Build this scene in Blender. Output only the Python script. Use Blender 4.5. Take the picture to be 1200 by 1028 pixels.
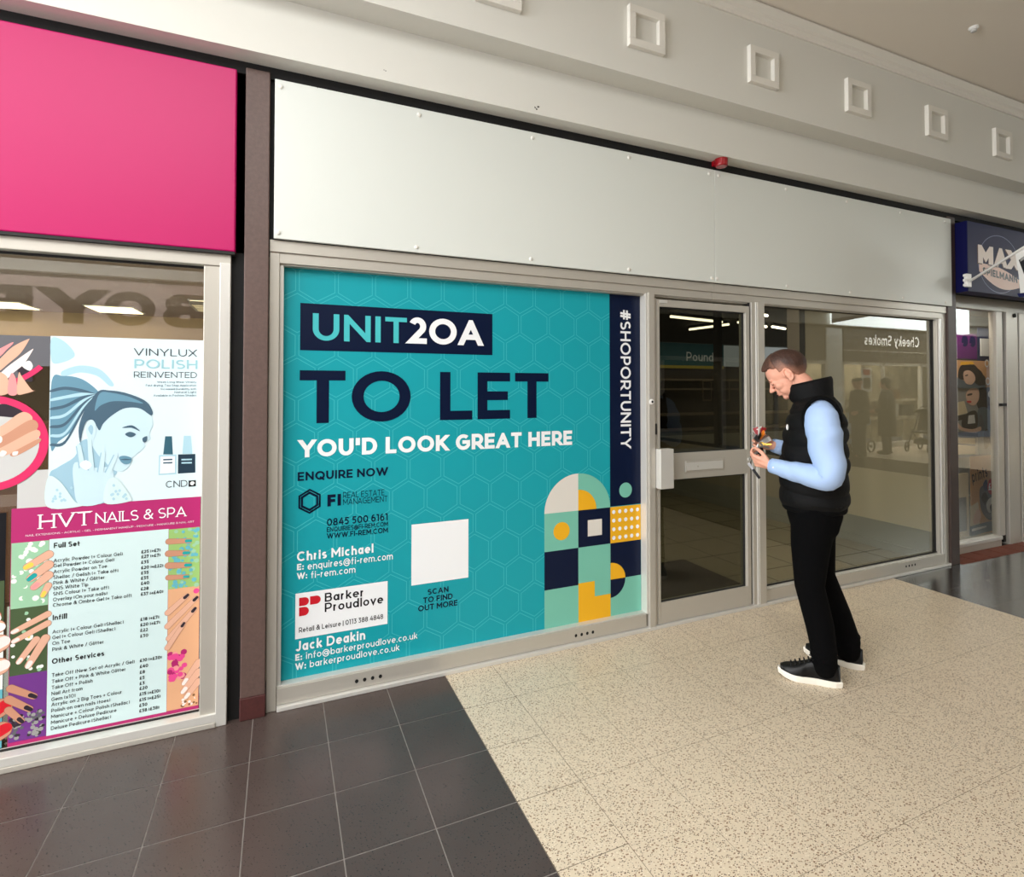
import bpy, bmesh, math, random
import numpy as np
from mathutils import Vector, Matrix, Euler

for o in list(bpy.data.objects):
    bpy.data.objects.remove(o, do_unlink=True)
scene = bpy.context.scene
COL = scene.collection
PI = math.pi

# ------------------------------------------------------------------ camera, world, lights, exposure
F_PX, PPX, PPY = 630.46, 600.0, 443.15
YAW, PITCH = 0.4057, 0.0191
CAM = Vector((-0.7925, -2.7407, 1.4883))
cam_data = bpy.data.cameras.new('camera')
cam_data.sensor_width = 36.0
cam_data.sensor_fit = 'HORIZONTAL'
cam_data.lens = F_PX / 1200.0 * 36.0
cam_data.shift_x = 0.0
cam_data.shift_y = -(514.0 - PPY) / 1200.0
cam_data.clip_start = 0.05
cam = bpy.data.objects.new('camera', cam_data)
cam.location = CAM
cam.rotation_euler = (PI / 2 + PITCH, 0, -YAW)
COL.objects.link(cam)
scene.camera = cam

scene.view_settings.view_transform = 'Standard'
scene.view_settings.look = 'None'
scene.view_settings.exposure = 0.06
scene.view_settings.gamma = 1.0
scene.view_settings.use_curve_mapping = False

world = bpy.data.worlds.new('world')
scene.world = world
world.use_nodes = True
bg = world.node_tree.nodes['Background']
bg.inputs[0].default_value = (0.86, 0.93, 1.0, 1)
bg.inputs[1].default_value = 0.3


def area(name, loc, rot, sx, sy, power, col):
    l = bpy.data.lights.new(name, 'AREA')
    l.shape = 'RECTANGLE'
    l.size, l.size_y, l.energy, l.color = sx, sy, power, col
    o = bpy.data.objects.new(name, l)
    o.location, o.rotation_euler = loc, rot
    COL.objects.link(o)
    return o


# daylight through the mall's rooflights and through the open entrance at the left end
area('rooflight_daylight', (-3.1, -3.1, 3.98), (0, 0, 0), 5.0, 3.2, 220, (1.0, 0.985, 0.96))
area('far_rooflight_daylight', (14.9, -3.9, 3.98), (0, 0, 0), 6.0, 3.6, 330, (1.0, 0.97, 0.9))
area('entrance_daylight', (-8.6, -3.0, 2.1), (0, -PI / 2, 0), 3.4, 5.0, 640, (0.97, 0.98, 1.0))
for x_ in (2.2, 6.4):                 # added unseen fill lights over the walkway, for frontal light
    area('walkway_fill', (x_, -3.4, 3.88), (0, 0, 0), 1.2, 1.2, 7, (1.0, 0.90, 0.76))
area('unit_fill', (2.2, 1.6, 2.74), (0, 0, 0), 2.4, 1.6, 46, (1.0, 0.93, 0.78))   # added fill to brighten the vacant unit, on top of its strip lights
area('salon_fill', (-3.0, 3.6, 2.44), (0, 0, 0), 2.4, 1.8, 80, (1.0, 0.92, 0.78))  # added fill so the salon shows brighter through its glass


# ------------------------------------------------------------------ helpers
def cam_axes():
    fw = Vector((math.sin(YAW) * math.cos(PITCH), math.cos(YAW) * math.cos(PITCH), math.sin(PITCH)))
    rt = Vector((math.cos(YAW), -math.sin(YAW), 0))
    return fw, rt, rt.cross(fw)


FW, RT, UP = cam_axes()


def ray(u, v):
    return FW + RT * ((u - PPX) / F_PX) - UP * ((v - PPY) / F_PX)


def fp(u, v, y=0.046):
    """photo pixel -> point on the shopfront plane at depth y"""
    d = ray(u, v)
    return CAM + d * ((y - CAM.y) / d.y)


def fpx(u, v, x):
    d = ray(u, v)
    return CAM + d * ((x - CAM.x) / d.x)


def fpz(u, v, z=0.0):
    d = ray(u, v)
    return CAM + d * ((z - CAM.z) / d.z)


def lin(c):
    if isinstance(c, str):
        c = tuple(int(c[i:i + 2], 16) for i in (0, 2, 4))
    r = []
    for k in c[:3]:
        k /= 255.0
        r.append(k / 12.92 if k <= 0.04045 else ((k + 0.055) / 1.055) ** 2.4)
    return (*r, 1.0)


MATS = {}


def mat(name, col, rough=0.6, metal=0.0, spec=0.5, emit=0.0, bump=0.0, bscale=60.0, var=0.0, vscale=8.0, coat=0.0):
    m = bpy.data.materials.new(name)
    m.use_nodes = True
    nt = m.node_tree
    b = nt.nodes['Principled BSDF']
    c = lin(col)
    b.inputs['Base Color'].default_value = c
    b.inputs['Roughness'].default_value = rough
    b.inputs['Metallic'].default_value = metal
    b.inputs['Specular IOR Level'].default_value = spec
    b.inputs['Coat Weight'].default_value = coat
    m.diffuse_color = c
    if emit:
        b.inputs['Emission Color'].default_value = c
        b.inputs['Emission Strength'].default_value = emit
    if bump or var:
        tc = nt.nodes.new('ShaderNodeTexCoord')
        n = nt.nodes.new('ShaderNodeTexNoise')
        n.inputs['Scale'].default_value = bscale if bump else vscale
        n.inputs['Detail'].default_value = 4
        nt.links.new(tc.outputs['Object'], n.inputs['Vector'])
        if bump:
            bp = nt.nodes.new('ShaderNodeBump')
            bp.inputs['Strength'].default_value = bump
            bp.inputs['Distance'].default_value = 0.01
            nt.links.new(n.outputs['Fac'], bp.inputs['Height'])
            nt.links.new(bp.outputs['Normal'], b.inputs['Normal'])
        if var:
            n2 = nt.nodes.new('ShaderNodeTexNoise')
            n2.inputs['Scale'].default_value = vscale
            n2.inputs['Detail'].default_value = 5
            nt.links.new(tc.outputs['Object'], n2.inputs['Vector'])
            r = nt.nodes.new('ShaderNodeMix')
            r.data_type = 'RGBA'
            r.inputs[6].default_value = (*[k * (1 - var) for k in c[:3]], 1)
            r.inputs[7].default_value = (*[min(1, k * (1 + var)) for k in c[:3]], 1)
            nt.links.new(n2.outputs['Fac'], r.inputs[0])
            nt.links.new(r.outputs[2], b.inputs['Base Color'])
    MATS[name] = m
    return m


def speckle(name, base, specks, rough=0.3, coat=0.0, var=0.06, spec=0.5):
    """base colour with Voronoi chips: specks = [(colour, scale, threshold), ...]"""
    m = bpy.data.materials.new(name)
    m.use_nodes = True
    nt = m.node_tree
    b = nt.nodes['Principled BSDF']
    b.inputs['Roughness'].default_value = rough
    b.inputs['Coat Weight'].default_value = coat
    b.inputs['Specular IOR Level'].default_value = spec
    tc = nt.nodes.new('ShaderNodeTexCoord')
    n = nt.nodes.new('ShaderNodeTexNoise')
    n.inputs['Scale'].default_value = 3.0
    n.inputs['Detail'].default_value = 6
    nt.links.new(tc.outputs['Object'], n.inputs['Vector'])
    c = lin(base)
    mx = nt.nodes.new('ShaderNodeMix')
    mx.data_type = 'RGBA'
    mx.inputs[6].default_value = (*[k * (1 - var) for k in c[:3]], 1)
    mx.inputs[7].default_value = (*[min(1, k * (1 + var)) for k in c[:3]], 1)
    nt.links.new(n.outputs['Fac'], mx.inputs[0])
    last = mx.outputs[2]
    for k, (sc, scale, thr) in enumerate(specks):
        mp = nt.nodes.new('ShaderNodeMapping')
        mp.inputs['Rotation'].default_value = (0.3 + k, 0.5 * k, 0.7)
        mp.inputs['Scale'].default_value = (1.0, 1.5, 1.0)
        nt.links.new(tc.outputs['Object'], mp.inputs['Vector'])
        v = nt.nodes.new('ShaderNodeTexVoronoi')
        v.inputs['Scale'].default_value = scale
        nt.links.new(mp.outputs[0], v.inputs['Vector'])
        sep = nt.nodes.new('ShaderNodeSeparateColor')
        nt.links.new(v.outputs['Color'], sep.inputs[0])
        mul = nt.nodes.new('ShaderNodeMath')
        mul.operation = 'MULTIPLY'
        mul.inputs[1].default_value = thr
        nt.links.new(sep.outputs[0], mul.inputs[0])
        lt = nt.nodes.new('ShaderNodeMath')
        lt.operation = 'LESS_THAN'
        nt.links.new(v.outputs['Distance'], lt.inputs[0])
        nt.links.new(mul.outputs[0], lt.inputs[1])
        m2 = nt.nodes.new('ShaderNodeMix')
        m2.data_type = 'RGBA'
        nt.links.new(lt.outputs[0], m2.inputs[0])
        nt.links.new(last, m2.inputs[6])
        m2.inputs[7].default_value = lin(sc)
        last = m2.outputs[2]
    nt.links.new(last, b.inputs['Base Color'])
    MATS[name] = m
    return m


def glass(name, tint=(0.9, 0.92, 0.9), boost=1.0):
    m = bpy.data.materials.new(name)
    m.use_nodes = True
    nt = m.node_tree
    nt.nodes.clear()
    out = nt.nodes.new('ShaderNodeOutputMaterial')
    t = nt.nodes.new('ShaderNodeBsdfTransparent')
    t.inputs[0].default_value = (*tint, 1)
    g = nt.nodes.new('ShaderNodeBsdfGlossy')
    g.inputs['Roughness'].default_value = 0.0
    g.inputs['Color'].default_value = (1, 1, 1, 1)
    fr = nt.nodes.new('ShaderNodeLayerWeight')        # facing term -> Schlick reflectance, the same from both sides
    fr.inputs[0].default_value = 0.5
    pw = nt.nodes.new('ShaderNodeMath')
    pw.operation = 'POWER'
    pw.inputs[1].default_value = 5.0
    mul = nt.nodes.new('ShaderNodeMath')
    mul.operation = 'MULTIPLY_ADD'
    mul.use_clamp = True
    mul.inputs[1].default_value = 0.96
    mul.inputs[2].default_value = 0.042 * boost
    mx = nt.nodes.new('ShaderNodeMixShader')
    nt.links.new(fr.outputs[1], pw.inputs[0])
    nt.links.new(pw.outputs[0], mul.inputs[0])
    nt.links.new(mul.outputs[0], mx.inputs[0])
    nt.links.new(t.outputs[0], mx.inputs[1])
    nt.links.new(g.outputs[0], mx.inputs[2])
    nt.links.new(mx.outputs[0], out.inputs[0])
    MATS[name] = m
    return m


class MB:
    def __init__(self):
        self.v, self.f, self.m, self.names = [], [], [], []

    def mi(self, m):
        if m not in self.names:
            self.names.append(m)
        return self.names.index(m)

    def poly(self, pts, m):
        n = len(self.v)
        self.v += [tuple(p) for p in pts]
        self.f.append(tuple(range(n, n + len(pts))))
        self.m.append(self.mi(m))

    def mesh(self, vs, fs, m):
        n = len(self.v)
        self.v += [tuple(p) for p in vs]
        k = self.mi(m)
        for f in fs:
            self.f.append(tuple(i + n for i in f))
            self.m.append(k)

    def box(self, x0, x1, y0, y1, z0, z1, m, M=None):
        vs = [Vector((x, y, z)) for x in (x0, x1) for y in (y0, y1) for z in (z0, z1)]
        if M is not None:
            vs = [M @ p for p in vs]
        self.mesh(vs, [(0, 1, 3, 2), (4, 6, 7, 5), (0, 4, 5, 1), (2, 3, 7, 6), (0, 2, 6, 4), (1, 5, 7, 3)], m)

    def tube(self, pts, r, m, n=10, closed=False, caps=True):
        pts = [Vector(p) for p in pts]
        rs = r if isinstance(r, (list, tuple)) else [r] * len(pts)
        N = len(pts)
        vs, fs = [], []
        ref = None
        for i, p in enumerate(pts):
            a = pts[(i - 1) % N] if (closed or i > 0) else p
            b = pts[(i + 1) % N] if (closed or i < N - 1) else p
            d = (b - a).normalized()
            if ref is None:
                ref = Vector((0, 0, 1)) if abs(d.z) < 0.9 else Vector((1, 0, 0))
            s = d.cross(ref).normalized()
            t = s.cross(d).normalized()
            ref = t
            for k in range(n):
                an = 2 * PI * k / n
                vs.append(p + (s * math.cos(an) + t * math.sin(an)) * rs[i])
        for i in range(N if closed else N - 1):
            j = (i + 1) % N
            for k in range(n):
                l = (k + 1) % n
                fs.append((i * n + k, i * n + l, j * n + l, j * n + k))
        if caps and not closed:
            fs.append(tuple(range(n - 1, -1, -1)))
            fs.append(tuple((N - 1) * n + k for k in range(n)))
        self.mesh(vs, fs, m)

    def lathe(self, prof, m, M=None, n=24):
        """prof: list of (r, z); spun about local z, placed by M"""
        vs, fs = [], []
        for r, z in prof:
            for k in range(n):
                a = 2 * PI * k / n
                p = Vector((r * math.cos(a), r * math.sin(a), z))
                vs.append(M @ p if M is not None else p)
        for i in range(len(prof) - 1):
            for k in range(n):
                l = (k + 1) % n
                fs.append((i * n + k, i * n + l, (i + 1) * n + l, (i + 1) * n + k))
        fs.append(tuple(range(n - 1, -1, -1)))
        fs.append(tuple((len(prof) - 1) * n + k for k in range(n)))
        self.mesh(vs, fs, m)

    def ellipsoid(self, c, r, m, rot=None, nu=20, nv=12):
        c = Vector(c)
        vs, fs = [], []
        for i in range(nv + 1):
            th = PI * i / nv
            for k in range(nu):
                ph = 2 * PI * k / nu
                p = Vector((r[0] * math.sin(th) * math.cos(ph), r[1] * math.sin(th) * math.sin(ph), r[2] * math.cos(th)))
                if rot is not None:
                    p = rot @ p
                vs.append(c + p)
        for i in range(nv):
            for k in range(nu):
                l = (k + 1) % nu
                fs.append((i * nu + k, (i + 1) * nu + k, (i + 1) * nu + l, i * nu + l))
        self.mesh(vs, fs, m)

    def capsules(self, pts, rs, m, n=14):
        """round-ended tapered chain"""
        pts = [Vector(p) for p in pts]
        self.tube(pts, list(rs), m, n)
        for p, r in zip(pts, rs):
            self.ellipsoid(p, (r, r, r), m, nu=n, nv=8)

    def loft(self, rings, m, caps=True):
        n = len(rings[0])
        vs = [p for r in rings for p in r]
        fs = []
        for i in range(len(rings) - 1):
            for k in range(n):
                l = (k + 1) % n
                fs.append((i * n + k, i * n + l, (i + 1) * n + l, (i + 1) * n + k))
        if caps:
            fs.append(tuple(range(n - 1, -1, -1)))
            fs.append(tuple((len(rings) - 1) * n + k for k in range(n)))
        self.mesh(vs, fs, m)

    def build(self, name, parent=None, smooth=False, bevel=0.0, weld=False, recalc=False):
        me = bpy.data.meshes.new(name)
        me.from_pydata(self.v, [], self.f)
        for nm in self.names:
            me.materials.append(MATS[nm])
        me.polygons.foreach_set('material_index', self.m)
        if recalc or weld:
            bm = bmesh.new()
            bm.from_mesh(me)
            if weld:
                bmesh.ops.remove_doubles(bm, verts=bm.verts, dist=1e-5)
            bmesh.ops.recalc_face_normals(bm, faces=bm.faces)
            bm.to_mesh(me)
            bm.free()
        me.update()
        if smooth:
            me.polygons.foreach_set('use_smooth', [True] * len(me.polygons))
        o = bpy.data.objects.new(name, me)
        COL.objects.link(o)
        if bevel:
            b = o.modifiers.new('bevel', 'BEVEL')
            b.width = bevel
            b.segments = 2
            b.limit_method = 'ANGLE'
            b.harden_normals = False
        if parent is not None:
            o.parent = parent
        return o


def tag(o, label=None, cat=None, group=None, kind=None):
    if label:
        o['label'] = label
    if cat:
        o['category'] = cat
    if group:
        o['group'] = group
    if kind:
        o['kind'] = kind
    return o


def empty(name, loc=(0, 0, 0), rz=0.0):
    o = bpy.data.objects.new(name, None)
    o.empty_display_size = 0.1
    o.location = loc
    o.rotation_euler = (0, 0, rz)
    COL.objects.link(o)
    return o


def struct(o, label, cat):
    return tag(o, label, cat, kind='structure')


def thing_at(name, loc, label, cat, group=None, rz=0.0):
    return tag(empty(name, loc, rz), label, cat, group)


def rel(o, root):
    """parent a mesh written in world coordinates to a root that is not at the origin"""
    o.parent = root
    o.matrix_parent_inverse = Matrix.Translation(root.location).inverted() if not any(root.rotation_euler) else \
        (Matrix.Translation(root.location) @ root.rotation_euler.to_matrix().to_4x4()).inverted()
    return o


def vox(mb, name, parent, size, smooth=4, mats=None):
    """fuse the shapes in mb into one continuous surface"""
    o = mb.build(name + '_raw')
    r = o.modifiers.new('r', 'REMESH')
    r.mode = 'VOXEL'
    r.voxel_size = size
    r.use_smooth_shade = True
    if smooth:
        s = o.modifiers.new('s', 'SMOOTH')
        s.factor = 0.5
        s.iterations = smooth
    dg = bpy.context.evaluated_depsgraph_get()
    me = bpy.data.meshes.new_from_object(o.evaluated_get(dg))
    me.name = name
    me.materials.clear()
    for nm in (mats or mb.names[:1]):
        me.materials.append(MATS[nm])
    me.polygons.foreach_set('use_smooth', [True] * len(me.polygons))
    me.polygons.foreach_set('material_index', [0] * len(me.polygons))
    old = o.data
    bpy.data.objects.remove(o)
    bpy.data.meshes.remove(old)
    n = bpy.data.objects.new(name, me)
    COL.objects.link(n)
    if parent is not None:
        n.parent = parent
    return n


# ------------------------------------------------------------------ stroke lettering
def arc(cx, cy, rx, ry, a0, a1, n=14):
    return [(cx + rx * math.cos(math.radians(a0 + (a1 - a0) * i / n)), cy + ry * math.sin(math.radians(a0 + (a1 - a0) * i / n))) for i in range(n + 1)]


X = 0.7
G = {
    'A': (.88, [[(0, 0), (.5, 1), (1, 0)], [(.26, .28), (.74, .28)]], 1),
    'B': (.70, [[(.0, 0), (0, 1), (.62, 1)] + arc(.62, .765, .30, .235, 90, -90)[1:] + [(0, .53)], [(.62, .53)] + arc(.65, .265, .35, .265, 90, -90) + [(0, 0)]], 0),
    'C': (.84, [arc(.56, .5, .56, .5, 48, 312, 24)], 0),
    'D': (.82, [[(0, 0), (0, 1), (.42, 1)] + arc(.42, .5, .58, .5, 90, -90, 20) + [(0, 0)]], 0),
    'E': (.64, [[(1, 1), (0, 1), (0, 0), (1, 0)], [(0, .5), (.9, .5)]], 0),
    'F': (.62, [[(1, 1), (0, 1), (0, 0)], [(0, .47), (.9, .47)]], 0),
    'G': (.88, [arc(.54, .5, .54, .5, 48, 330, 24) + [(1, .5)], [(1, .5), (.62, .5)]], 0),
    'H': (.80, [[(0, 0), (0, 1)], [(1, 0), (1, 1)], [(0, .5), (1, .5)]], 0),
    'I': (.18, [[(.5, 0), (.5, 1)]], 0),
    'J': (.56, [[(1, 1), (1, .34)] + arc(.5, .34, .5, .34, 0, -150)], 0),
    'K': (.74, [[(0, 0), (0, 1)], [(0, .35), (.95, 1)], [(.32, .58), (1, 0)]], 1),
    'L': (.60, [[(0, 1), (0, 0), (1, 0)]], 0),
    'M': (.95, [[(0, 0), (0, 1), (.5, .3), (1, 1), (1, 0)]], 1),
    'N': (.82, [[(0, 0), (0, 1), (1, 0), (1, 1)]], 1),
    'O': (.98, [arc(.5, .5, .5, .5, 0, 360, 32)], 0),
    'P': (.70, [[(0, 0), (0, 1), (.55, 1)] + arc(.55, .68, .45, .32, 90, -90) + [(0, .36)]], 0),
    'Q': (.98, [arc(.5, .5, .5, .5, 0, 360, 32), [(.6, .22), (.95, -.06)]], 0),
    'R': (.72, [[(0, 0), (0, 1), (.55, 1)] + arc(.55, .68, .45, .32, 90, -90) + [(0, .36)], [(.5, .36), (1, 0)]], 1),
    'S': (.68, [arc(.5, .745, .48, .255, 40, 270, 16) + arc(.5, .245, .5, .245, 90, -140, 16)[1:]], 0),
    'T': (.70, [[(0, 1), (1, 1)], [(.5, 1), (.5, 0)]], 0),
    'U': (.78, [[(0, 1), (0, .42)] + arc(.5, .42, .5, .42, 180, 360, 18) + [(1, 1)]], 0),
    'V': (.86, [[(0, 1), (.5, 0), (1, 1)]], 1),
    'W': (1.28, [[(0, 1), (.26, 0), (.5, 1), (.74, 0), (1, 1)]], 1),
    'X': (.78, [[(0, 0), (1, 1)], [(0, 1), (1, 0)]], 1),
    'Y': (.80, [[(0, 1), (.5, .42), (1, 1)], [(.5, .42), (.5, 0)]], 1),
    'Z': (.70, [[(0, 1), (1, 1), (0, 0), (1, 0)]], 0),
    '0': (.74, [arc(.5, .5, .5, .5, 0, 360, 28)], 0),
    '1': (.40, [[(0, 1), (.8, 1), (.8, 0)]], 0),
    '2': (.62, [arc(.47, .7, .47, .3, 155, -35, 16) + [(0, 0), (1, 0)]], 0),
    '3': (.62, [[(.05, 1), (.9, 1), (.4, .58)] + arc(.45, .29, .52, .29, 80, -145, 14)], 0),
    '4': (.72, [[(.8, 0), (.8, .6)], [(.62, 1), (0, .27), (1, .27)]], 0),
    '5': (.62, [[(.92, 1), (.17, 1), (.1, .58), (.45, .6)] + arc(.45, .3, .52, .3, 85, -145, 14)], 0),
    '6': (.66, [arc(.5, .31, .5, .31, 0, 360, 20), arc(.58, .5, .58, .5, 75, 190, 12)], 0),
    '7': (.62, [[(0, .85), (0, 1), (1, 1), (.3, 0)]], 1),
    '8': (.68, [arc(.5, .26, .5, .26, 0, 360, 20), arc(.5, .76, .42, .24, 0, 360, 20)], 0),
    '9': (.66, [arc(.5, .69, .5, .31, 0, 360, 20), arc(.42, .5, .58, .5, -105, 10, 12)], 0),
    '&': (.80, [[(1, 0), (.28, .68)] + arc(.48, .8, .26, .2, 200, -10, 12) + [(.3, .52)] + arc(.4, .26, .4, .26, 100, 330, 14) + [(1, .5)]], 0),
    '#': (.78, [[(.3, 0), (.42, 1)], [(.66, 0), (.78, 1)], [(.04, .68), (1, .68)], [(0, .32), (.96, .32)]], 0),
    "'": (.16, [[(.6, 1), (.4, .74)]], 0),
    '.': (.17, [[(.5, .0), (.5, .02)]], 0),
    ',': (.17, [[(.6, .06), (.3, -.14)]], 0),
    ':': (.17, [[(.5, .0), (.5, .02)], [(.5, .55), (.5, .57)]], 0),
    '-': (.40, [[(0, .36), (1, .36)]], 0),
    '|': (.12, [[(.5, -.1), (.5, 1.0)]], 0),
    '/': (.50, [[(0, -.05), (1, 1.02)]], 0),
    '(': (.26, [arc(1, .45, 1, .6, 125, 235, 10)], 0),
    ')': (.26, [arc(0, .45, 1, .6, 55, -55, 10)], 0),
    '+': (.55, [[(0, .4), (1, .4)], [(.5, .7), (.5, .1)]], 0),
    '@': (1.05, [arc(.5, .4, .24, .24, 0, 360, 16), [(.74, .64), (.74, .28)] + arc(.87, .3, .13, .16, 180, 360, 8) + arc(.5, .38, .5, .55, 0, 320, 26)], 0),
    '£': (.66, [[(1, 0), (0, 0), (.2, .2), (.2, .7)] + arc(.58, .72, .38, .28, 180, 35, 10), [(0, .44), (.72, .44)]], 0),
    'a': (.58, [arc(.46, .35, .46, .35, 0, 360, 20), [(1, 0), (1, .7)]], 0),
    'b': (.62, [arc(.52, .35, .48, .35, 0, 360, 20), [(0, 0), (0, 1)]], 0),
    'c': (.56, [arc(.56, .35, .56, .35, 48, 312, 16)], 0),
    'd': (.62, [arc(.48, .35, .48, .35, 0, 360, 20), [(1, 0), (1, 1)]], 0),
    'e': (.62, [[(0, .35), (1, .35)] + arc(.5, .35, .5, .35, 0, 315, 18)], 0),
    'f': (.38, [[(.35, 0), (.35, .78)] + arc(.85, .78, .5, .22, 180, 80, 8), [(0, .66), (.9, .66)]], 0),
    'g': (.62, [arc(.48, .35, .48, .35, 0, 360, 20), [(1, .7), (1, .02)] + arc(.5, .0, .5, .25, 0, -150, 12)], 0),
    'h': (.58, [[(0, 0), (0, 1)], [(0, .36)] + arc(.5, .36, .5, .34, 180, 0, 12) + [(1, 0)]], 0),
    'i': (.17, [[(.5, 0), (.5, .7)], [(.5, .93), (.5, .95)]], 0),
    'j': (.24, [[(.8, .7), (.8, -.1)] + arc(.2, -.1, .6, .15, 0, -80, 6), [(.8, .93), (.8, .95)]], 0),
    'k': (.54, [[(0, 0), (0, 1)], [(0, .22), (.9, .7)], [(.35, .42), (1, 0)]], 0),
    'l': (.16, [[(.5, 0), (.5, 1)]], 0),
    'm': (.94, [[(0, 0), (0, .7)], [(0, .4)] + arc(.25, .42, .25, .28, 180, 0, 10) + [(.5, 0)], [(.5, .4)] + arc(.75, .42, .25, .28, 180, 0, 10) + [(1, 0)]], 0),
    'n': (.58, [[(0, 0), (0, .7)], [(0, .36)] + arc(.5, .36, .5, .34, 180, 0, 12) + [(1, 0)]], 0),
    'o': (.62, [arc(.5, .35, .5, .35, 0, 360, 20)], 0),
    'p': (.62, [arc(.52, .35, .48, .35, 0, 360, 20), [(0, -.25), (0, .7)]], 0),
    'q': (.62, [arc(.48, .35, .48, .35, 0, 360, 20), [(1, -.25), (1, .7)]], 0),
    'r': (.36, [[(0, 0), (0, .7)], [(0, .34)] + arc(.9, .34, .9, .36, 180, 90, 8)], 0),
    's': (.50, [arc(.5, .525, .48, .175, 35, 270, 12) + arc(.5, .175, .5, .175, 90, -145, 12)[1:]], 0),
    't': (.40, [[(.35, .92), (.35, .2)] + arc(.9, .2, .55, .2, 180, 280, 6), [(0, .66), (.95, .66)]], 0),
    'u': (.58, [[(0, .7), (0, .32)] + arc(.5, .32, .5, .32, 180, 360, 12) + [(1, .7)], [(1, .7), (1, 0)]], 0),
    'v': (.58, [[(0, .7), (.5, 0), (1, .7)]], 0),
    'w': (.86, [[(0, .7), (.26, 0), (.5, .7), (.74, 0), (1, .7)]], 0),
    'x': (.56, [[(0, 0), (1, .7)], [(0, .7), (1, 0)]], 0),
    'y': (.58, [[(0, .7), (.52, 0)], [(1, .7), (.45, -.1), (.1, -.25)]], 0),
    'z': (.52, [[(0, .7), (1, .7), (0, 0), (1, 0)]], 0),
}


def clip_band(poly, lo, hi):
    for sgn, lim in ((1, lo), (-1, -hi)):
        out = []
        for i in range(len(poly)):
            a, b = poly[i], poly[(i + 1) % len(poly)]
            da, db = sgn * a[1] - lim, sgn * b[1] - lim
            if da >= 0:
                out.append(a)
            if (da >= 0) != (db >= 0):
                t = da / (da - db)
                out.append((a[0] + (b[0] - a[0]) * t, a[1] + (b[1] - a[1]) * t))
        poly = out
        if len(poly) < 3:
            return []
    return poly


def stroke_polys(pts, w, lo=None, hi=None):
    closed = (abs(pts[0][0] - pts[-1][0]) + abs(pts[0][1] - pts[-1][1])) < 1e-6
    P = [Vector((p[0], p[1])) for p in pts]
    Q = [P[0]]
    for p in P[1:]:
        if (p - Q[-1]).length > 1e-6:
            Q.append(p)
    P = Q
    if closed:
        P = P[:-1] if (P[0] - P[-1]).length < 1e-6 else P
    else:
        def ext(p, d):
            if abs(d.x) < 1e-4 or abs(d.y) < 1e-4:
                return w * .5
            if lo is not None:
                return w if (p.y < w or p.y > 1 - w) else w * .2
            return w * .5
        curved0 = len(P) > 6
        e0 = 0 if (curved0 and (P[1] - P[0]).length < 0.12) else ext(P[0], P[1] - P[0])
        e1 = 0 if (curved0 and (P[-1] - P[-2]).length < 0.12) else ext(P[-1], P[-1] - P[-2])
        if e0:
            P[0] = P[0] - (P[1] - P[0]).normalized() * e0
        if e1:
            P[-1] = P[-1] + (P[-1] - P[-2]).normalized() * e1
    n = len(P)
    L, R = [], []
    for i in range(n):
        a = P[i - 1] if (i > 0 or closed) else None
        b = P[(i + 1) % n] if (i < n - 1 or closed) else None
        da = (P[i] - a).normalized() if a is not None else None
        db = (b - P[i]).normalized() if b is not None else None
        if da is None:
            da = db
        if db is None:
            db = da
        na, nb = Vector((-da.y, da.x)), Vector((-db.y, db.x))
        mvec = na + nb
        if mvec.length < 1e-4:
            mvec = na
        mvec.normalize()
        k = min(4.0, 1.0 / max(0.2, mvec.dot(na)))
        L.append(P[i] + mvec * (w / 2 * k))
        R.append(P[i] - mvec * (w / 2 * k))
    polys = []
    for i in range(n if closed else n - 1):
        j = (i + 1) % n
        q = [tuple(L[i]), tuple(R[i]), tuple(R[j]), tuple(L[j])]
        if lo is not None:
            q = clip_band(q, lo, hi)
        if len(q) >= 3:
            polys.append(q)
    return polys


def layout(s, w, track=0.14, space=0.34, serif=False):
    """2-D polygons of a line of lettering, cap height 1; returns polys and width"""
    x, out = 0.0, []
    for ch in s:
        if ch == ' ':
            x += space
            continue
        W, strokes, flag = G[ch]
        W = max(W, w * 1.02)
        low = ch.islower() or ch in '@'

        def my(y):
            if low:
                ks = [(-.25, -.25 + w / 2), (0, w / 2), (.7, .7 - w / 2), (1, 1 - w / 2)]
            else:
                ks = [(0, w / 2), (1, 1 - w / 2)]
            if y <= ks[0][0]:
                return ks[0][1] + (y - ks[0][0])
            for (a, b), (c, d) in zip(ks, ks[1:]):
                if y <= c:
                    return b + (d - b) * (y - a) / (c - a)
            return ks[-1][1] + (y - ks[-1][0])

        for st in strokes:
            pts = [(x + w / 2 + (W - w) * p[0], my(p[1])) for p in st]
            if flag == 1:
                out += stroke_polys(pts, w, 0.0, 1.0)
            else:
                out += stroke_polys(pts, w)
            if serif and len(pts) < 6:
                for p in (pts[0], pts[-1]):
                    if p[1] < w or p[1] > 1 - w:
                        yb = 0.0 if p[1] < w else 0.945
                        out.append([(p[0] - w * 1.25, yb), (p[0] + w * 1.25, yb), (p[0] + w * 1.25, yb + .055), (p[0] - w * 1.25, yb + .055)])
        x += W + track
    return out, x - track


def text3(name, s, m, o, r, u, width, cap, weight=.16, parent=None, track=.14, space=.34, serif=False, mb=None):
    """lettering from origin o along unit vectors r (reading direction) and u (up), fitted to width"""
    polys, W = layout(s, weight, track, space, serif)
    own = mb is None
    mb = mb or MB()
    o, r, u = Vector(o), Vector(r), Vector(u)
    nrm = r.cross(u).normalized()
    for k, p in enumerate(polys):
        q = o + nrm * (2e-5 * (k % 24))
        mb.poly([q + r * (a * width / W) + u * (b * cap) for a, b in p], m)
    return mb.build(name, parent) if own else mb


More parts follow.
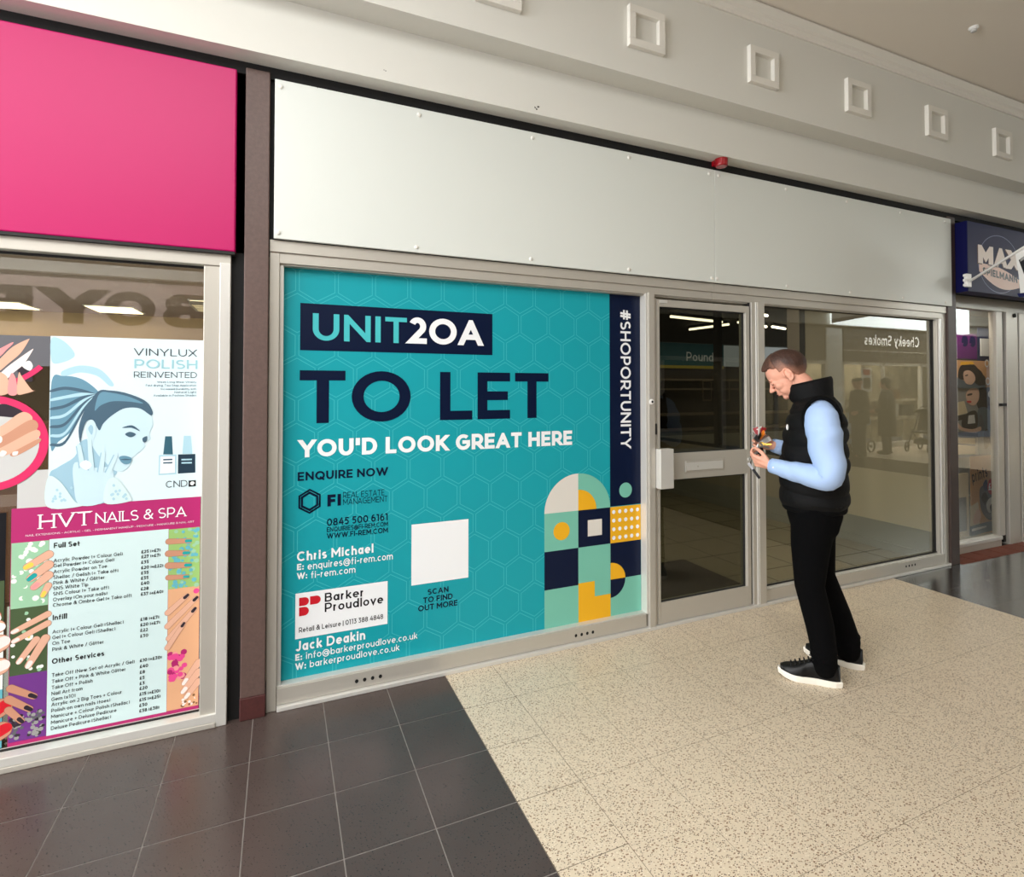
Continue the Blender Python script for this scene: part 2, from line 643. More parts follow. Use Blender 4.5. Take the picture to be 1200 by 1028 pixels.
def words3(name, s, m, o, r, u, width, cap, weight, track=.14, space=.34):
    """the same lettering as one mesh per word"""
    W = layout(s, weight, track, space)[1]
    x, out = 0.0, []
    for wd in s.split(' '):
        w_ = layout(wd, weight, track, space)[1]
        out.append(text3(name, wd, m, Vector(o) + Vector(r) * (x * width / W), r, u, w_ * width / W, cap, weight, None, track, space))
        x += w_ + track + space
    return out


def ptext(name, s, m, bl, br, top, weight=.16, parent=None, y=.044, mb=None, **kw):
    """lettering on the shopfront plane: bl, br baseline ends and cap top in photo pixels"""
    a, b, t = fp(*bl, y), fp(*br, y), fp(*top, y)
    z = (a.z + b.z) / 2
    a.z = z
    return text3(name, s, m, a, (1, 0, 0), (0, 0, 1), b.x - a.x, t.z - a.z if abs(t.z - a.z) > 1e-6 else .01, weight, parent, mb=mb, **kw)


def smooth_curve(pts, n=6):
    """closed Catmull-Rom through 2-D points"""
    N, out = len(pts), []
    for i in range(N):
        p0, p1, p2, p3 = [Vector(pts[(i + k) % N]) for k in (-1, 0, 1, 2)]
        for j in range(n):
            t = j / n
            out.append(0.5 * ((2 * p1) + (p2 - p0) * t + (2 * p0 - 5 * p1 + 4 * p2 - p3) * t * t + (3 * p1 - p0 - 3 * p2 + p3) * t ** 3))
    return [tuple(p) for p in out]


def pshape(mb, pts, m, y, curve=True, n=6):
    """flat printed shape given by photo pixels on the plane y"""
    q = smooth_curve(pts, n) if curve else pts
    mb.poly([fp(a, b, y) for a, b in q][::-1], m)


def disc(mb, c, r, m, y, rz=None, n=28):
    rz = rz or r
    mb.poly([(c[0] + r * math.cos(2 * PI * k / n), y, c[1] + rz * math.sin(2 * PI * k / n)) for k in range(n)], m)


def rect(mb, x0, x1, z0, z1, m, y):
    mb.poly([(x0, y, z0), (x1, y, z0), (x1, y, z1), (x0, y, z1)], m)

# ------------------------------------------------------------------ materials
mat('aluminium', (192, 187, 177), .40, .35, bump=.04, bscale=30)
mat('aluminium_bright', (214, 212, 206), .34, .3)
mat('dark_gap', (14, 13, 12), .9)
mat('rubber', (22, 21, 20), .7)
mat('board_white', (221, 225, 219), .42, bump=.03, bscale=4)
mat('screw_white', (235, 233, 226), .4)
mat('plaster', (222, 221, 213), .75, bump=.05, bscale=25)
mat('plaster_trim', (232, 229, 220), .6)
mat('ceiling_paint', (236, 228, 216), .85)
mat('chip_mark', (70, 66, 60), .9)
mat('black_paint', (9, 9, 10), .8)
mat('granite_frame', (94, 74, 68), .5, var=.25, vscale=60, bump=.1, bscale=90)
mat('granite_red', (74, 36, 34), .5, var=.35, vscale=70)
mat('granite_dark', (66, 50, 44), .5, var=.25, vscale=60)
mat('pink', (184, 6, 95), .4, spec=.35)
mat('navy_sign', (20, 26, 74), .5, spec=.15)
mat('navy_side', (6, 8, 66), .5, spec=.15)
speckle('black_tile', (74, 62, 58), [((150, 140, 135), 150, .06), ((34, 28, 28), 120, .3)], rough=.26, var=.22)
speckle('black_tile_right', (44, 39, 36), [((110, 100, 95), 150, .05), ((26, 23, 22), 120, .3)], rough=.2, var=.2)
speckle('cream_tile', (214, 198, 174), [((88, 68, 52), 135, .42), ((140, 112, 86), 95, .42), ((238, 226, 206), 110, .3)], rough=.34, var=.06)
mat('grout_pale', (150, 142, 136), .9, var=.3, vscale=14)
mat('grout_dark', (112, 98, 80), .9)
mat('inner_tile', (128, 120, 98), .45, var=.08, vscale=3)
mat('inner_grout', (84, 78, 62), .9)
mat('brick_paver', (120, 62, 44), .8, var=.25, vscale=25)
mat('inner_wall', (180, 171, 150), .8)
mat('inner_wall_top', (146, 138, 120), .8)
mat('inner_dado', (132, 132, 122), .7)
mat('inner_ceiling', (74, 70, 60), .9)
mat('post_dark', (38, 36, 32), .6)
mat('mat_black', (26, 25, 24), .95, bump=.3, bscale=200)
mat('tube_light', (255, 244, 222), .5, emit=5.0)
mat('panel_light', (255, 240, 196), .5, emit=3.0)
mat('rooflight_glow', (240, 248, 250), .5, emit=1.6)
mat('white_plastic', (232, 230, 226), .35)
mat('red_plastic', (150, 12, 26), .18, coat=.6)
mat('teal', (24, 158, 170), .38, spec=.25)
mat('teal_line', (64, 181, 190), .38, spec=.25)
mat('navy', (2, 18, 50), .38, spec=.25)
mat('teal_text', (74, 190, 196), .38, spec=.25)
mat('white_print', (244, 246, 248), .4, spec=.25)
mat('black_print', (22, 22, 26), .4, spec=.25)
mat('red_print', (206, 32, 46), .4, spec=.25)
mat('sage', (120, 192, 172), .38, spec=.25)
mat('mustard', (238, 178, 36), .38, spec=.25)
mat('stone', (222, 218, 210), .38, spec=.25)
glass('glass_door', (.55, .55, .48), 1.0)
glass('glass_window', (.90, .90, .85), 1.0)
glass('glass_salon', (.86, .86, .85), 1.8)
glass('glass_shop', (.92, .92, .90), 1.1)

T = 0.305
TOP = 2.985          # underside of the bulkhead
CEIL = 3.905

# ------------------------------------------------------------------ floor
mb = MB()
random.seed(4)
rect_f = lambda x0, x1, y0, y1, z, m: mb.poly([(x0, y0, z), (x1, y0, z), (x1, y1, z), (x0, y1, z)], m)
XB0, XB1 = 3.63, 10.95
YF, YBK = -0.02, -6.4
rect_f(-8.0, 0.0, YBK, .3, -.0025, 'grout_pale')
rect_f(0.0, XB0, YBK, .3, -.0025, 'grout_dark')
rect_f(XB0, XB1, YBK, .3, -.0025, 'grout_dark')
rect_f(XB1, 22.0, YBK, .3, -.0025, 'grout_dark')
ROW0 = -.0281 - .305 + .305      # first joint row under the frame


def tiles(x0, x1, tx, m, stagger=False, gap=.0022, ty=T):
    k = 0
    x = x0
    while x < x1 - .02:
        xe = min(x1, x + tx)
        off = (ty / 2 if (stagger and k % 2) else 0.0)
        y = YF + .0 + off
        ys = [.28]
        yy = -.333 + off if not stagger else -.333 + off
        while yy > YBK:
            ys.append(yy)
            yy -= ty
        ys.append(YBK)
        for a, b in zip(ys, ys[1:]):
            rect_f(x + gap / 2, xe - gap / 2, b + gap / 2, a - gap / 2, 0.0, m)
        x = xe
        k += 1


# black band left of the cream one is laid from its right-hand edge
n = 26
xs = [-.299 * k for k in range(n + 1)]
for a, b in zip(xs[1:], xs):
    tiles(a, b, .4, 'black_tile', gap=.004)
tiles(0.0, .262, .3, 'cream_tile', gap=.0026)
x = .262
k = 0
while x < XB0 - .02:
    xe = min(XB0, x + .3062)
    tiles(x, xe, .4, 'cream_tile', stagger=(k % 2 == 1), gap=.0014, ty=.61)
    x = xe
    k += 1
tiles(XB0, XB1, T, 'black_tile_right', gap=.0015)
tiles(XB1, 22.0, T, 'cream_tile', gap=.0015)
floor = mb.build('floor')
struct(floor, 'mall floor of cream terrazzo between bands of black tile', 'floor')

# ------------------------------------------------------------------ bulkhead over the shopfronts, ceiling
mb = MB()
X0, X1 = -8.5, 22.0


def strip(y0, z0, y1, z1, m='plaster', a=X0, b=X1):
    mb.poly([(a, y0, z0), (b, y0, z0), (b, y1, z1), (a, y1, z1)], m)


YL, YU = -.12, -.26
strip(.02, TOP, YL, TOP)
strip(YL, TOP, YL, 3.25)
strip(YL, 3.25, YU, 3.25)
strip(YU, 3.25, YU, 3.80)
prof = [(YU, 3.80), (YU - .012, 3.80), (YU - .012, 3.822), (YU - .026, 3.836), (YU - .026, 3.858), (YU - .05, 3.885), (YU - .05, 3.897)]
for (a, b), (c, d) in zip(prof, prof[1:]):
    strip(a, b, c, d, 'plaster_trim')
strip(YU - .05, 3.897, YU - .02, 3.897, 'plaster_trim')
strip(.02, TOP, .02, CEIL + .2)
random.seed(9)
for (u, v) in ((627, 126), (629, 128), (631, 125), (372, 103), (450, 82), (452, 83)):
    p = fp(u, v, YL - .0006)
    r_ = random.uniform(.004, .009) if u > 600 else .003
    mb.poly([(p.x + r_ * random.uniform(.4, 1.3) * math.cos(t * PI / 3), p.y, p.z + r_ * random.uniform(.4, 1.3) * math.sin(t * PI / 3)) for t in range(6)], 'chip_mark')
bulk = mb.build('wall_front')
struct(bulk, 'stepped white plaster bulkhead running above all the shopfronts', 'wall')

# square mouldings planted on the bulkhead
for k in range(6):
    x0 = .072 + .903 * k
    z0, z1, w = 3.402, 3.634, .245
    mb = MB()
    y = YU
    for (a, b, c, d, inn) in ((0, w, 0, z1 - z0, .0), ):
        fw_ = .042
        for (xa, xb, za, zb) in ((x0, x0 + w, z1 - fw_, z1), (x0, x0 + w, z0, z0 + fw_), (x0, x0 + fw_, z0 + fw_, z1 - fw_), (x0 + w - fw_, x0 + w, z0 + fw_, z1 - fw_)):
            mb.box(xa, xb, y - .027, y + .004, za, zb, 'plaster_trim')
    o = mb.build('trim_%d' % (k + 1), bevel=.002)
    struct(o, ['square plaster moulding cut off by the top edge of the photo', 'square plaster moulding above the join of the poster window and door', 'square plaster moulding above the red alarm sounder',
               'square plaster moulding right of the one above the red alarm', 'square plaster moulding over the right end of the white boards', 'square plaster moulding nearest the right edge, above the blue sign'][k], 'moulding')

# ceiling with two rooflight openings
mb = MB()
holes = [(-5.6, -.6, -4.7, -1.5), (11.3, 17.6, -4.9, -1.2)]
cells_x = [X0, holes[0][0], holes[0][1], holes[1][0], holes[1][1], X1]
for (a, b), h in zip(zip(cells_x, cells_x[1:]), (None, holes[0], None, holes[1], None)):
    if h is None:
        mb.poly([(a, -6.4, CEIL), (b, -6.4, CEIL), (b, YU, CEIL), (a, YU, CEIL)], 'ceiling_paint')
    else:
        mb.poly([(a, -6.4, CEIL), (b, -6.4, CEIL), (b, h[2], CEIL), (a, h[2], CEIL)], 'ceiling_paint')
        mb.poly([(a, h[3], CEIL), (b, h[3], CEIL), (b, YU, CEIL), (a, YU, CEIL)], 'ceiling_paint')
        for (p, q) in (((a, h[2]), (b, h[2])), ((b, h[2]), (b, h[3])), ((b, h[3]), (a, h[3])), ((a, h[3]), (a, h[2]))):
            mb.poly([(*p, CEIL), (*q, CEIL), (*q, CEIL + .2), (*p, CEIL + .2)], 'plaster')
struct(mb.build('ceiling'), 'flat painted mall ceiling above the walkway', 'ceiling')
for i, h in enumerate(holes):
    mb = MB()
    mb.poly([(h[0], h[2], CEIL + .19), (h[1], h[2], CEIL + .19), (h[1], h[3], CEIL + .19), (h[0], h[3], CEIL + .19)], 'rooflight_glow')
    struct(mb.build('window_%d' % (8 + i)), ['daylit rooflight over the left part of the mall', 'daylit rooflight over the far right part of the mall'][i], 'rooflight')

# dark recess line behind the top of the fascia boards
mb = MB()
mb.box(X0, 4.40, .0, .018, 2.105, TOP, 'black_paint')
mb.box(4.40, X1, .0, .018, 2.30, TOP, 'black_paint')
mb.box(X0, X1, -.018, .0, 2.93, TOP, 'black_paint')
struct(mb.build('wall_front.001'), 'black recessed backing behind the fascia boards', 'wall')
# cut the backing where the pillars' recess runs down (left of the brown pillar)
mb = MB()
mb.box(-1.004, -.93, .0, .08, 0.0, 2.95, 'black_paint')
struct(mb.build('trim_7'), 'black recess strip between the salon window frame and brown pillar', 'trim')

# pillars
mb = MB()
mb.box(-.950, -.848, -.03, .10, .10, 2.955, 'granite_frame')
mb.box(-.952, -.846, -.032, .10, 0, .10, 'granite_red')
struct(mb.build('pillar', bevel=.004), 'brown granite pilaster between the salon and the poster window', 'pillar')
mb = MB()
mb.box(4.395, 4.512, -.022, .14, 0, 2.955, 'granite_dark')
struct(mb.build('pillar.001', bevel=.004), 'dark brown pilaster right of the large clear window', 'pillar')

# ------------------------------------------------------------------ white fascia boards
SCREW = MB()
SCREW.lathe([(.0, .0), (.011, .0), (.011, .003), (.006, .006), (.0, .0065)], 'screw_white', Matrix.Rotation(PI / 2, 4, 'X'), 12)


def board(x0, x1, label, xs_top, xs_bot, first=None):
    root = thing_at('fascia_board', (x0, -.018, 2.18), label, 'fascia board', 'white fascia boards over the vacant unit')
    m_ = MB()
    m_.box(x0, x1, -.034, -.018, 2.183, 2.928, 'board_white')
    rel(m_.build('panel', bevel=.002), root)
    for z, xs_ in ((2.895, xs_top), (2.21, xs_bot)):
        for x in xs_:
            s = SCREW.build('screw')
            s.location = (x, -.034, z)
            rel(s, root)
    return root


def xat(pts, y=-.034):
    return [fp(u, v, y).x for u, v in pts]


board(-.828, 1.8205, 'longer white fascia board above the teal poster, left of the join', xat([(329, 98), (491, 132), (624, 159), (737, 182), (831, 203)]), xat([(326, 276), (488, 291), (622, 305), (737, 318), (834, 328)]))
board(1.8235, 4.432, 'white fascia board above the clear window, right of the join', xat([(842, 204), (921, 221), (992, 235), (1055, 248), (1107, 262)]), xat([(840, 328), (922, 336), (996, 343), (1058, 350), (1108, 355)]))

# ------------------------------------------------------------------ pink sign over the salon
root = thing_at('shop_sign', (-2.5, -.02, 2.096), 'plain bright pink sign board above the nail salon window', 'sign')
mb = MB()
mb.box(-4.6, -.985, -.05, -.0, 2.10, 2.927, 'pink')
rel(mb.build('sign_board', bevel=.006), root)
mb = MB()
mb.box(-4.6, -.987, -.046, -.0, 2.088, 2.10, 'rubber')
rel(mb.build('bottom_edge'), root)

# ------------------------------------------------------------------ red alarm sounder
c = fp(842, 189, -.05)
root = thing_at('alarm_sounder', (c.x, -.06, c.z), 'small red round alarm sounder fixed above the white board join', 'alarm')
mb = MB()
Mx = Matrix.Translation((c.x, -.074, c.z))
mb.lathe([(.0, -.047), (.034, -.047), (.041, -.040), (.042, .0), (.041, .040), (.034, .046), (.0, .047)], 'red_plastic', Mx, 28)
rel(mb.build('body', smooth=False, bevel=.002), root)
mb = MB()
mb.box(c.x - .032, c.x + .032, -.05, -.018, c.z - .03, c.z + .035, 'red_plastic')
rel(mb.build('mounting_base', bevel=.004), root)

# ------------------------------------------------------------------ aluminium shopfront of the vacant unit
Z_H0, Z_H1 = 2.076, 2.178          # head rail


def sill(mb, x0, x1):
    mb.box(x0, x1, -.002, .07, .022, .098, 'aluminium')
    mb.box(x0, x1, .006, .07, .098, .106, 'aluminium_bright')


def threshold(x0, x1):
    m_ = MB()
    m_.box(x0, x1, -.022, .05, .0, .020, 'aluminium_bright')
    return m_


def holes4(mb, xs_, z):
    for x in xs_:
        disc(mb, (x, z), .0085, 'dark_gap', -.0027, .0095, 14)


def window_root(n, loc, label):
    return struct(empty('window_%d' % n, loc), label, 'window')


w2 = window_root(2, (.25, 0, 0), 'large aluminium framed shop window covered by the teal letting poster')
mb = MB()
sill(mb, -.80, 1.285)
mb.box(-.845, -.802, -.004, .07, .0, 2.14, 'aluminium')           # left post
mb.box(-.802, -.783, .012, .07, .10, 2.08, 'aluminium_bright')
mb.box(1.283, 1.300, -.008, .07, .10, 2.08, 'aluminium_bright')
mb.box(1.300, 1.345, -.018, .07, .0, 2.085, 'aluminium')
for cx_ in ((418, 799), (675, 745)):
    p = fp(*cx_, -.0027)
    holes4(mb, [p.x + .038 * i for i in range(4)], .058)
rel(mb.build('frame', bevel=.002), w2)
rel(threshold(-.80, 1.345).build('threshold', bevel=.003), w2)
mb = MB()
mb.box(-.79, 1.29, .052, .058, .09, 2.09, 'glass_window')
rel(mb.build('pane'), w2)
# head rail runs over the whole front in two lengths
for i, (a, b) in enumerate(((-.845, 1.822), (1.824, 4.392))):
    mb = MB()
    mb.box(a, b, -.012, .06, 2.125, 2.181, 'aluminium')
    mb.box(a, b, -.002, .06, Z_H0, 2.125, 'aluminium')
    mb.box(a, b, .01, .06, 2.068, 2.078, 'aluminium')
    struct(mb.build('trim_%d' % (8 + i), bevel=.002), ['aluminium head rail above the teal poster window', 'aluminium head rail above the clear window'][i], 'head rail')

# ---- door
d1 = struct(empty('door_1', (1.76, 0, 0)), 'aluminium glazed shop door with a letter plate and mid rail', 'door')
yd = .0
mb = MB()
mb.box(1.345, 1.352, -.004, .06, .02, Z_H0, 'rubber')
mb.box(1.352, 1.372, yd, .05, .02, Z_H0 - .02, 'aluminium')
mb.box(1.372, 1.392, yd - .006, .045, .022, 2.05, 'aluminium')        # hinge stile
mb.box(2.117, 2.150, yd - .006, .045, .022, 2.05, 'aluminium')
mb.box(2.106, 2.117, yd + .004, .045, .15, 2.0, 'aluminium_bright')
mb.box(1.392, 2.117, yd - .006, .045, 2.004, 2.05, 'aluminium')
mb.box(1.392, 2.117, yd - .006, .045, .91, 1.076, 'aluminium')
mb.box(1.392, 2.117, yd - .006, .045, .022, .152, 'aluminium')
rel(mb.build('leaf_frame', bevel=.002), d1)
for nm, (za, zb) in (('upper_pane', (1.07, 2.01)), ('lower_pane', (.145, .915))):
    mb = MB()
    mb.box(1.385, 2.112, .018, .020, za, zb, 'glass_door')
    rel(mb.build(nm), d1)
for nm, (za, zb) in (('upper_gasket', (1.076, 2.004)), ('lower_gasket', (.152, .91))):
    mb = MB()
    for q in ((1.392, 2.106, za, za + .006), (1.392, 2.106, zb - .006, zb), (1.392, 1.397, za, zb), (2.099, 2.106, za, zb)):
        mb.box(q[0], q[1], .004, .017, q[2], q[3], 'rubber')
    rel(mb.build(nm), d1)
mb = MB()
a, b = fp(803, 541, -.012), fp(848.5, 549, -.012)
mb.box(a.x, b.x, -.011, -.006, .952, 1.022, 'aluminium')
mb.box(a.x + .012, b.x - .012, -.016, -.011, .962, 1.012, 'aluminium_bright')
mb.box(a.x, a.x + .008, -.0165, -.006, .952, 1.022, 'aluminium_bright')
lp = rel(mb.build('letter_plate', bevel=.0015), d1)
mb = MB()
disc(mb, (a.x + .1, .985), .006, 'aluminium', -.0166)
rel(mb.build('plate_screw'), d1)
mb = MB()
mb.box(1.350, 1.452, -.062, -.006, .868, 1.112, 'aluminium_bright')
rel(mb.build('pull_handle', bevel=.004), d1)
mb = MB()
mb.box(1.39, 1.452, -.01, -.002, 2.026, 2.046, 'aluminium_bright')
rel(mb.build('closer_arm', bevel=.001), d1)
mb = MB()
Ml = Matrix.Translation((1.318, -.016, 1.405)) @ Matrix.Rotation(PI / 2, 4, 'X')
mb.lathe([(.018, 0), (.018, .006), (.012, .010), (.0, .0105)], 'white_plastic', Ml, 20)
mb.lathe([(.007, .0104), (.007, .0112), (0, .0113)], 'dark_gap', Ml, 14)
lk = rel(mb.build('lock_cylinder'), d1)
tag(lk, 'white round lock in the post beside the door')
mb = MB()
mb.box(1.350, 1.366, -.010, -.0, 1.20, 1.268, 'post_dark')
rel(mb.build('keeper_plate', bevel=.002), d1)
mb = MB()
Ml = Matrix.Translation((2.136, -.006, 1.005)) @ Matrix.Rotation(PI / 2, 4, 'X')
mb.lathe([(.014, 0), (.014, .006), (.0, .007)], 'aluminium_bright', Ml, 18)
mb.box(2.1345, 2.1375, -.0136, -.0125, .998, 1.012, 'dark_gap')
rel(mb.build('keyhole'), d1)
rel(threshold(1.345, 2.20).build('threshold', bevel=.003), d1)

# ---- clear window right of the door
w3 = window_root(3, (3.3, 0, 0), 'large clear aluminium framed window right of the door')
mb = MB()
mb.box(2.150, 2.166, .004, .06, .0, Z_H0, 'rubber')
mb.box(2.166, 2.20, -.010, .07, .0, Z_H0 + .004, 'aluminium')
mb.box(2.20, 2.214, -.016, .07, .0, Z_H0 + .004, 'aluminium_bright')
mb.box(2.214, 2.276, -.020, .07, .0, Z_H0 + .004, 'aluminium')
sill(mb, 2.276, 4.345)
mb.box(4.296, 4.312, .012, .07, .10, 2.08, 'aluminium')
mb.box(4.288, 4.296, .040, .07, .10, 2.08, 'rubber')
mb.box(4.312, 4.345, .0, .07, .0, Z_H0 + .01, 'aluminium_bright')
mb.box(4.345, 4.392, -.004, .07, .0, Z_H0 + .01, 'aluminium')
mb.box(2.276, 4.312, .034, .05, 2.064, 2.076, 'rubber')
mb.box(2.276, 4.312, .034, .05, .106, .114, 'rubber')
p = fp(936, 690, -.0027)
holes4(mb, [p.x + .038 * i for i in range(4)], .058)
p = fp(1062, 663, -.0027)
holes4(mb, [p.x + .038 * i for i in range(4)], .062)
rel(mb.build('frame', bevel=.002), w3)
rel(threshold(2.20, 4.392).build('threshold', bevel=.003), w3)
mb = MB()
mb.box(2.27, 4.30, .050, .052, .10, 2.08, 'glass_window')
rel(mb.build('pane'), w3)

# ------------------------------------------------------------------ teal letting poster
P = thing_at('window_poster', (.25, .05, 1.09), 'large teal letting poster filling the middle shop window', 'poster')


def part(mb_, name, label=None, par=P, **kw):
    o = rel(mb_.build(name, **kw), par)
    if label:
        tag(o, label)
    return o


YP = .0485
PX0, PX1, PZ0, PZ1 = -.783, 1.283, .104, 2.079
side_x = fp(714.5, 450, YP).x
mb = MB()
mb.box(PX0, PX1, YP, .0515, PZ0, PZ1, 'teal')
# hexagon outlines printed on the sheet
hw = .0905


def clip_rect(poly, x0, x1, z0, z1):
    poly = clip_band(poly, z0, z1)
    if not poly:
        return []
    poly = clip_band([(b, a) for a, b in poly], x0, x1)
    return [(b, a) for a, b in poly]


R_ = hw / math.cos(PI / 6)
row = 0
zc = PZ1 - .07
while zc > PZ0 - R_:
    xc = PX0 - .03 + (hw if row % 2 else 0)
    while xc < side_x + hw:
        for k in range(6):
            a0, a1 = PI / 6 + k * PI / 3, PI / 6 + (k + 1) * PI / 3
            ro, ri = R_ - .0075, R_ - .0115
            q = [(xc + r * math.cos(a), zc + r * math.sin(a)) for r, a in ((ro, a0), (ro, a1), (ri, a1), (ri, a0))]
            q = clip_rect(q, PX0, side_x, PZ0, PZ1)
            if len(q) >= 3:
                mb.poly([(a, YP - .0003, b) for a, b in q], 'teal_line')
        xc += 2 * hw
    zc -= R_ * 1.5
    row += 1
part(mb, 'sheet', 'teal sheet with paler hexagon outlines')

# side band and mosaic
rows = fp(714, 592, YP).z
mb = MB()
rect(mb, side_x, PX1, rows - .01, PZ1, 'navy', YP - .0006)
part(mb, 'side_band', 'navy vertical band')
YT = YP - .0012
cx0, cx1, cx2, cx3 = fp(638, 700, YP).x, fp(677, 700, YP).x, side_x, PX1 - .002
cell = (cx3 - cx0) / 3.0
cx1, cx2 = cx0 + cell, cx0 + 2 * cell
z4 = PZ0 + .002
zb = fp(677, 598.5, YP).z          # base line of the arch row
ch = (zb - z4) / 3.0
z3, z2, z1 = z4 + ch, z4 + 2 * ch, zb
mb = MB()


def quarter(mb_, c, r, a0, a1, m, y, rz=None):
    pts = [(c[0], y, c[1])] + [(c[0] + r * math.cos(math.radians(a0 + (a1 - a0) * i / 16)), y, c[1] + (rz or r) * math.sin(math.radians(a0 + (a1 - a0) * i / 16))) for i in range(17)]
    mb_.poly(pts, m)


quarter(mb, (cx1, z1), cell, 90, 180, 'stone', YP - .0006, ch)
quarter(mb, (cx1, z1), cell, 0, 90, 'sage', YP - .0006, ch)
quarter(mb, (cx1, z1), cell * .56, 0, 90, 'mustard', YT, ch * .56)
disc(mb, (cx2 + cell * .5, z1 + ch * .44), cell * .21, 'sage', YT, ch * .21)
rect(mb, cx0, cx1, z2, z1, 'sage', YP - .0006)
disc(mb, ((cx0 + cx1) / 2, (z1 + z2) / 2 + .0), cell * .24, 'mustard', YT, ch * .24)
rect(mb, cx1, cx2, z2, z1, 'navy', YP - .0006)
rect(mb, cx1 + cell * .29, cx1 + cell * .73, z2 + ch * .27, z2 + ch * .71, 'stone', YT)
rect(mb, cx2, cx3, z2, z1, 'mustard', YP - .0008)
for i in range(5):
    for j in range(4):
        disc(mb, (cx2 + cell * (.11 + .195 * i), z2 + ch * (.14 + .24 * j)), cell * .055, 'white_print', YT, None, 12)
rect(mb, cx0, cx1, z3, z2, 'navy', YP - .0006)
rect(mb, cx1, cx2, z3, z2, 'sage', YP - .0006)
rect(mb, cx2, cx3, z3, z2, 'navy', YP - .0008)
quarter(mb, (cx2, z3), cell * .48, 0, 90, 'mustard', YT, ch * .46)
rect(mb, cx0, cx1, z4, z3, 'sage', YP - .0006)
rect(mb, cx1, cx2, z4, z3, 'sage', YP - .0006)
rect(mb, cx1, cx1 + cell * .5, z4, z3 + ch * .04, 'mustard', YT)
rect(mb, cx1 + cell * .5, cx2, z4, z4 + ch * .62, 'mustard', YT)
rect(mb, cx2, cx3, z4, z3, 'sage', YP - .0008)
quarter(mb, (cx2, z3), cell * .48, -90, 0, 'navy', YT, ch * .5)
part(mb, 'mosaic_artwork', 'tiles of navy, sage, mustard and stone shapes')

# title
YQ = YP - .0012
a, b = fp(352, 355, YP), fp(577, 415, YP)
mb = MB()
rect(mb, a.x, b.x, fp(352, 410.5, YP).z, a.z, 'navy', YP - .0006)
part(mb, 'title_panel', 'navy title panel')


def pt(name, s, m, bl, br, top, w, label=None, par=P, y=YQ, split=False, **kw):
    if split:
        a_, b_, t_ = fp(*bl, y), fp(*br, y), fp(*top, y)
        a_.z = (a_.z + b_.z) / 2
        for o in words3(name, s, m, a_, (1, 0, 0), (0, 0, 1), b_.x - a_.x, t_.z - a_.z, w, **kw):
            tag(rel(o, par), label)
        return
    o = rel(ptext(name, s, m, bl, br, top, w, None, y, **kw), par)
    if label:
        tag(o, label)
    return o


pt('lettering', 'UNIT', 'teal_text', (366.4, 399.8), (476.7, 401.6), (366.4, 367), .17, 'teal lettering of the title')
pt('lettering', '2OA', 'white_print', (479, 403), (565.5, 405), (479, 371.5), .21, 'white lettering of the title', track=.08)
pt('lettering', 'TO LET', 'navy', (350.8, 496), (642.8, 490), (350.8, 433.9), .19, 'large navy lettering', track=.10, space=.42, split=True)
pt('lettering', "YOU'D LOOK GREAT HERE", 'white_print', (350.3, 535.8), (670.5, 521.8), (350.3, 515.8), .23, 'white lettering', track=.10, space=.36, split=True)
pt('lettering', 'ENQUIRE NOW', 'navy', (348.8, 563.5), (454.5, 557.5), (348.8, 553.6), .2, 'navy lettering', split=True)
# vertical hashtag
tp, bt = fp(733, 363.5, YQ), fp(733, 525.5, YQ)
xl, xr = fp(727.2, 440, YQ).x, fp(739.2, 440, YQ).x
o = text3('lettering', '#SHOPORTUNITY', 'white_print', (xl, YQ, tp.z), (0, 0, -1), (1, 0, 0), tp.z - bt.z, xr - xl, .17, track=.12)
tag(rel(o, P), 'white lettering running down the navy band')
# hexagon logo
c = fp(362.8, 587.6, YQ)
mb = MB()
for ro, ri in ((.056, .047), (.044, .033)):
    for k in range(6):
        a0, a1 = PI / 6 + k * PI / 3, PI / 6 + (k + 1) * PI / 3
        mb.poly([(c.x + r * math.cos(a) * 1.04, YQ, c.z + r * math.sin(a) * 1.08) for r, a in ((ro, a0), (ro, a1), (ri, a1), (ri, a0))], 'navy')
for k in range(6):
    a0 = PI / 6 + k * PI / 3
    mb.poly([(c.x + r * math.cos(a) * 1.04, YQ, c.z + r * math.sin(a) * 1.08) for r, a in ((.048, a0 + .08), (.048, a0 + .5), (.043, a0 + .5), (.043, a0 + .08))], 'navy')
part(mb, 'hexagon_logo', 'navy hexagon emblem')
pt('lettering', 'FI', 'navy', (383.6, 594), (399.5, 592.3), (383.6, 580), .26, 'navy lettering')
pt('lettering', 'REAL ESTATE', 'navy', (402, 584), (450.5, 580.5), (402, 577), .10, 'thin navy lettering')
pt('lettering', 'MANAGEMENT', 'navy', (402, 592), (454, 588), (402, 585), .10, 'thin navy lettering')
pt('lettering', '0845 500 6161', 'navy', (383, 615.8), (454.5, 610.8), (383, 608), .17, 'navy lettering')
pt('lettering', 'ENQUIRIES@FI-REM.COM', 'navy', (383, 623), (454.5, 617.4), (383, 618.2), .15, 'navy lettering')
pt('lettering', 'WWW.FI-REM.COM', 'navy', (383, 631), (454.5, 624.8), (383, 625.3), .17, 'navy lettering')
pt('lettering', 'Chris Michael', 'white_print', (348, 657.3), (437.6, 648.6), (348, 647), .19, 'white lettering')
for nm, bl, s, br, l0 in (('E:', (348, 668.4), 'enquires@fi-rem.com', (460.3, 656.3), (360.5, 667.1)), ('W:', (348, 679), 'fi-rem.com', (416.5, 671.6), (364.5, 677.4)),
                          ('E:', (346, 774.4), 'info@barkerproudlove.co.uk', (489, 748.7), (358.5, 772.2)), ('W:', (346, 785), 'barkerproudlove.co.uk', (468, 762.5), (363, 782.1))):
    pt('lettering', nm, 'white_print', bl, (l0[0] - 4.5, bl[1] - .7), (bl[0], bl[1] - 7.2), .22, 'white lettering')
    pt('lettering', s, 'white_print', l0, br, (l0[0], l0[1] - 7.8), .13, 'white lettering')
